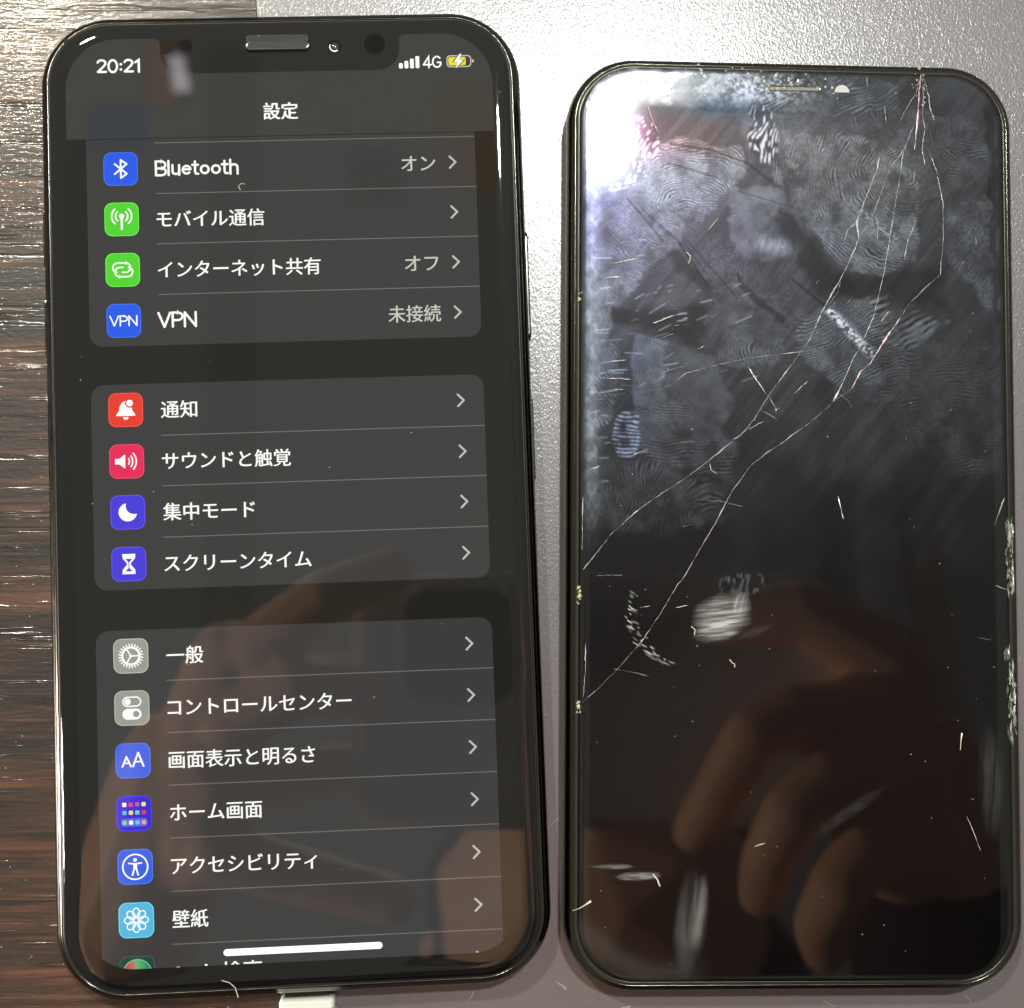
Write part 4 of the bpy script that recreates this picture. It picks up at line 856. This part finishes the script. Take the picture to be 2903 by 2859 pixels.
for cx, cy in ((-33.5, 9.0), (-49.5, 8.5), (-49.5, 24.5)):
    mesh_obj('lens_ring', *lathe_rect(12.5, 12.5, 6.2, [(.4, .30), (0, .5), (0, .9)], cx=cx, cy=cy, n=8), principled('dark lens ring', (.02, .02, .022), .3, .8), SP, True)

def hulls(chains, name, mat, parent, voxel, smooth_it=2, **k):
    V, F = [], []
    for ch in chains:
        for (a, b) in zip(ch[:-1], ch[1:]):
            bm = bmesh.new()
            for x, y, z, r in (a, b):
                bmesh.ops.create_icosphere(bm, subdivisions=2, radius=r * MM, matrix=Matrix.Translation((x * MM, y * MM, z * MM)))
            hull = bmesh.ops.convex_hull(bm, input=bm.verts[:])
            gone = {g for g in hull['geom_interior'] + hull['geom_unused'] if isinstance(g, bmesh.types.BMVert)}
            bmesh.ops.delete(bm, geom=list(gone), context='VERTS')
            inner = [f for f in bm.faces if f not in set(g for g in hull['geom'] if isinstance(g, bmesh.types.BMFace))]
            bmesh.ops.delete(bm, geom=inner, context='FACES_ONLY')
            bm.verts.index_update(); n0 = len(V)
            V += [tuple(v.co) for v in bm.verts]; F += [tuple(n0 + v.index for v in f.verts) for f in bm.faces]; bm.free()
    bm = bmesh.new(); vs = [bm.verts.new(v) for v in V]
    for f in F:
        try: bm.faces.new([vs[i] for i in f])
        except ValueError: pass
    me = bpy.data.meshes.new(name); bm.to_mesh(me); bm.free()
    o = bpy.data.objects.new(name, me); col.objects.link(o)
    md = o.modifiers.new('r', 'REMESH'); md.mode = 'VOXEL'; md.voxel_size = voxel * MM; md.use_smooth_shade = True
    sm = o.modifiers.new('s', 'SMOOTH'); sm.factor = .6; sm.iterations = smooth_it
    dg = bpy.context.evaluated_depsgraph_get(); me2 = bpy.data.meshes.new_from_object(o.evaluated_get(dg)); o.modifiers.clear(); o.data = me2
    me2.materials.clear(); me2.materials.append(mat); me2.polygons.foreach_set('use_smooth', [True] * len(me2.polygons))
    if parent: o.parent = parent
    return tag(o, **k)
skin = principled('skin', (.88, .52, .33), .5, 0, .4, .08, 200, .2, 900)
PE = empty('person', (0, 0, 0), 0, label='photographer in a dark sweater holding a phone, seen only as a reflection in the screens', cat='person')
zf = 243
right = [
 [(139, -16, zf + 2, 13), (112, -1, zf - 2, 10), (90, -3, zf, 8.5)],
 [(140, -32, 238, 12), (107, -31, 232, 9.5), (93, -37, 228, 9), (83, -55, 233, 8), (78, -66, 240, 7)],
 [(142, -50, 232, 12), (114, -50, 222, 10), (102, -58, 218, 9), (96, -73, 224, 8), (96, -83, 232, 7)],
 [(144, -68, 228, 13), (122, -70, 216, 10), (114, -78, 212, 9), (110, -89, 218, 8), (113, -98, 226, 7)],
 [(150, -60, zf + 26, 13), (122, -40, zf + 24, 10), (104, -34, zf + 18, 8)],
 [(140, -20, zf + 4, 14), (142, -48, zf + 6, 18), (143, -74, zf + 6, 16)],
 [(152, -50, zf + 14, 20), (158, -84, zf + 22, 22), (170, -115, zf + 34, 25), (205, -190, zf + 40, 33), (240, -280, zf + 60, 42)],
]
left = [
 [(-52, -12, zf - 2, 10), (-32, 4, zf - 5, 8.5), (-12, 12, zf - 1, 7.5)],
 [(-60, -34, zf - 4, 10), (-40, -22, zf - 8, 9), (-21, -24, zf - 3, 7.5)],
 [(-64, -52, zf - 2, 10), (-42, -50, zf + 12, 9), (-28, -48, zf + 16, 8)],
 [(-64, -70, zf - 2, 10), (-40, -78, zf + 2, 9), (-12, -86, zf + 4, 8)],
 [(-74, -40, zf + 22, 13), (-48, -26, zf + 24, 10), (-30, -20, zf + 18, 8)],
 [(-60, -16, zf + 4, 14), (-68, -44, zf + 6, 17), (-68, -70, zf + 6, 15)],
 [(-76, -48, zf + 12, 20), (-88, -84, zf + 20, 22), (-104, -120, zf + 32, 25), (-140, -200, zf + 40, 33), (-170, -290, zf + 60, 42)],
]
head = [[(80, -128, 500, 66), (82, -150, 540, 84), (84, -175, 560, 82)], [(80, -118, 478, 40), (80, -128, 500, 60)], [(80, -101, 486, 12), (81, -97, 500, 11), (82, -106, 520, 11)],
        [(84, -200, 520, 55), (80, -300, 470, 60), (60, -420, 430, 80)], [(4, -160, 540, 10), (2, -160, 528, 8)], [(158, -160, 540, 10), (160, -160, 528, 8)]]
body_o = hulls(right + left + head + [[(240, -280, zf + 60, 42), (225, -400, 380, 60), (60, -440, 380, 120)], [(-170, -290, zf + 60, 42), (-110, -410, 380, 60), (60, -440, 380, 120)]], 'body', skin, PE, 2.0)
mesh_obj('eye', *dome(58, -101, 9, 520, 6, 16, 4), principled('eye', (.6, .6, .58), .1), PE, True); mesh_obj('eye', *dome(104, -101, 9, 520, 6, 16, 4), principled('eye', (.6, .6, .58), .1), PE, True)
hulls([[(82, -152, 560, 90), (84, -205, 560, 84)], [(30, -185, 540, 46), (84, -225, 530, 60), (140, -185, 540, 46)]], 'hair', principled('black hair', (.010, .008, .007), .45), PE, 5)
hulls([[(158, -100, zf + 26, 30), (176, -132, zf + 34, 36), (206, -192, zf + 40, 42), (240, -285, zf + 62, 56), (235, -400, 380, 85)], [(-141, -202, zf + 40, 42), (-170, -290, zf + 62, 56), (-115, -405, 380, 85)], [(235, -400, 380, 85), (60, -430, 380, 130), (-115, -405, 380, 85)], [(60, -420, 380, 135), (60, -470, 100, 150), (60, -480, -200, 160)], [(60, -360, 430, 90), (60, -440, 380, 130)]],
      'sweater', principled('dark brown sweater', (.035, .018, .014), .9), PE, 7)

# ------------------------------------------------------------------ overhead things that only show as soft reflections
def board(name, x0, y0, x1, y1, z, th, rgb, label, cat, rz=0):
    cx, cy = (x0 + x1) / 2, (y0 + y1) / 2
    o = mesh_obj(name, *lathe_rect(abs(x1 - x0), abs(y1 - y0), min(abs(x1 - x0), abs(y1 - y0)) * .12, [(0, 0), (0, th)], n=3), principled(label[:24], rgb, .6, 0, .3, .05, 40), label=label, cat=cat)
    o.location = (cx * MM, cy * MM, z * MM); o.rotation_euler = (0, 0, rz); return o
board('glow_sheet', -228, 395, -198, 470, 1000, 3, (.60, .20, .07), 'orange banner overhead, mirrored at the top left of the lit screen', 'sheet')  # unseen coloured pieces added to put soft glows into the screen's reflection
board('glow_sheet', 5, 330, 70, 415, 1000, 3, (.55, .30, .10), 'amber banner overhead, mirrored at the top right of the lit screen', 'sheet')
board('glow_sheet', -66, 318, -20, 362, 1000, 3, (.10, .26, .10), 'green banner overhead, mirrored under the notch of the lit screen', 'sheet')
board('glow_sheet', -268, 360, -220, 398, 1000, 3, (.08, .20, .55), 'blue banner overhead, mirrored left of the title on the lit screen', 'sheet')
board('ceiling_beam', -318, -60, -255, 800, 2000, 60, (.38, .38, .32), 'dark ceiling beam mirrored as a vertical band in the lit screen', 'beam')
board('ceiling_beam', 560, -60, 606, 500, 2000, 60, (.30, .32, .30), 'dark ceiling beam mirrored beside the smear on the cracked screen', 'beam')
board('ceiling_beam', 690, -300, 730, 420, 2000, 60, (.45, .43, .34), 'olive ceiling beam mirrored at the right of the cracked screen', 'beam', .12)
tl = empty('tube_lamp', (-198, 420, 1000), .2, label='short white tube lamp overhead, mirrored beside the notch of the lit screen', cat='lamp')
mesh_obj('tube', *tube([(0, -15, 0), (0, 15, 0)], 6, 12), emit_mat('lit tube', (1, .93, 1.), 5.5), tl, True)
mesh_obj('end_cap', *tube([(0, 15, 0), (0, 20, 0)], 6.5, 12), MAT['gasket'], tl); mesh_obj('end_cap', *tube([(0, -20, 0), (0, -15, 0)], 6.5, 12), MAT['gasket'], tl)
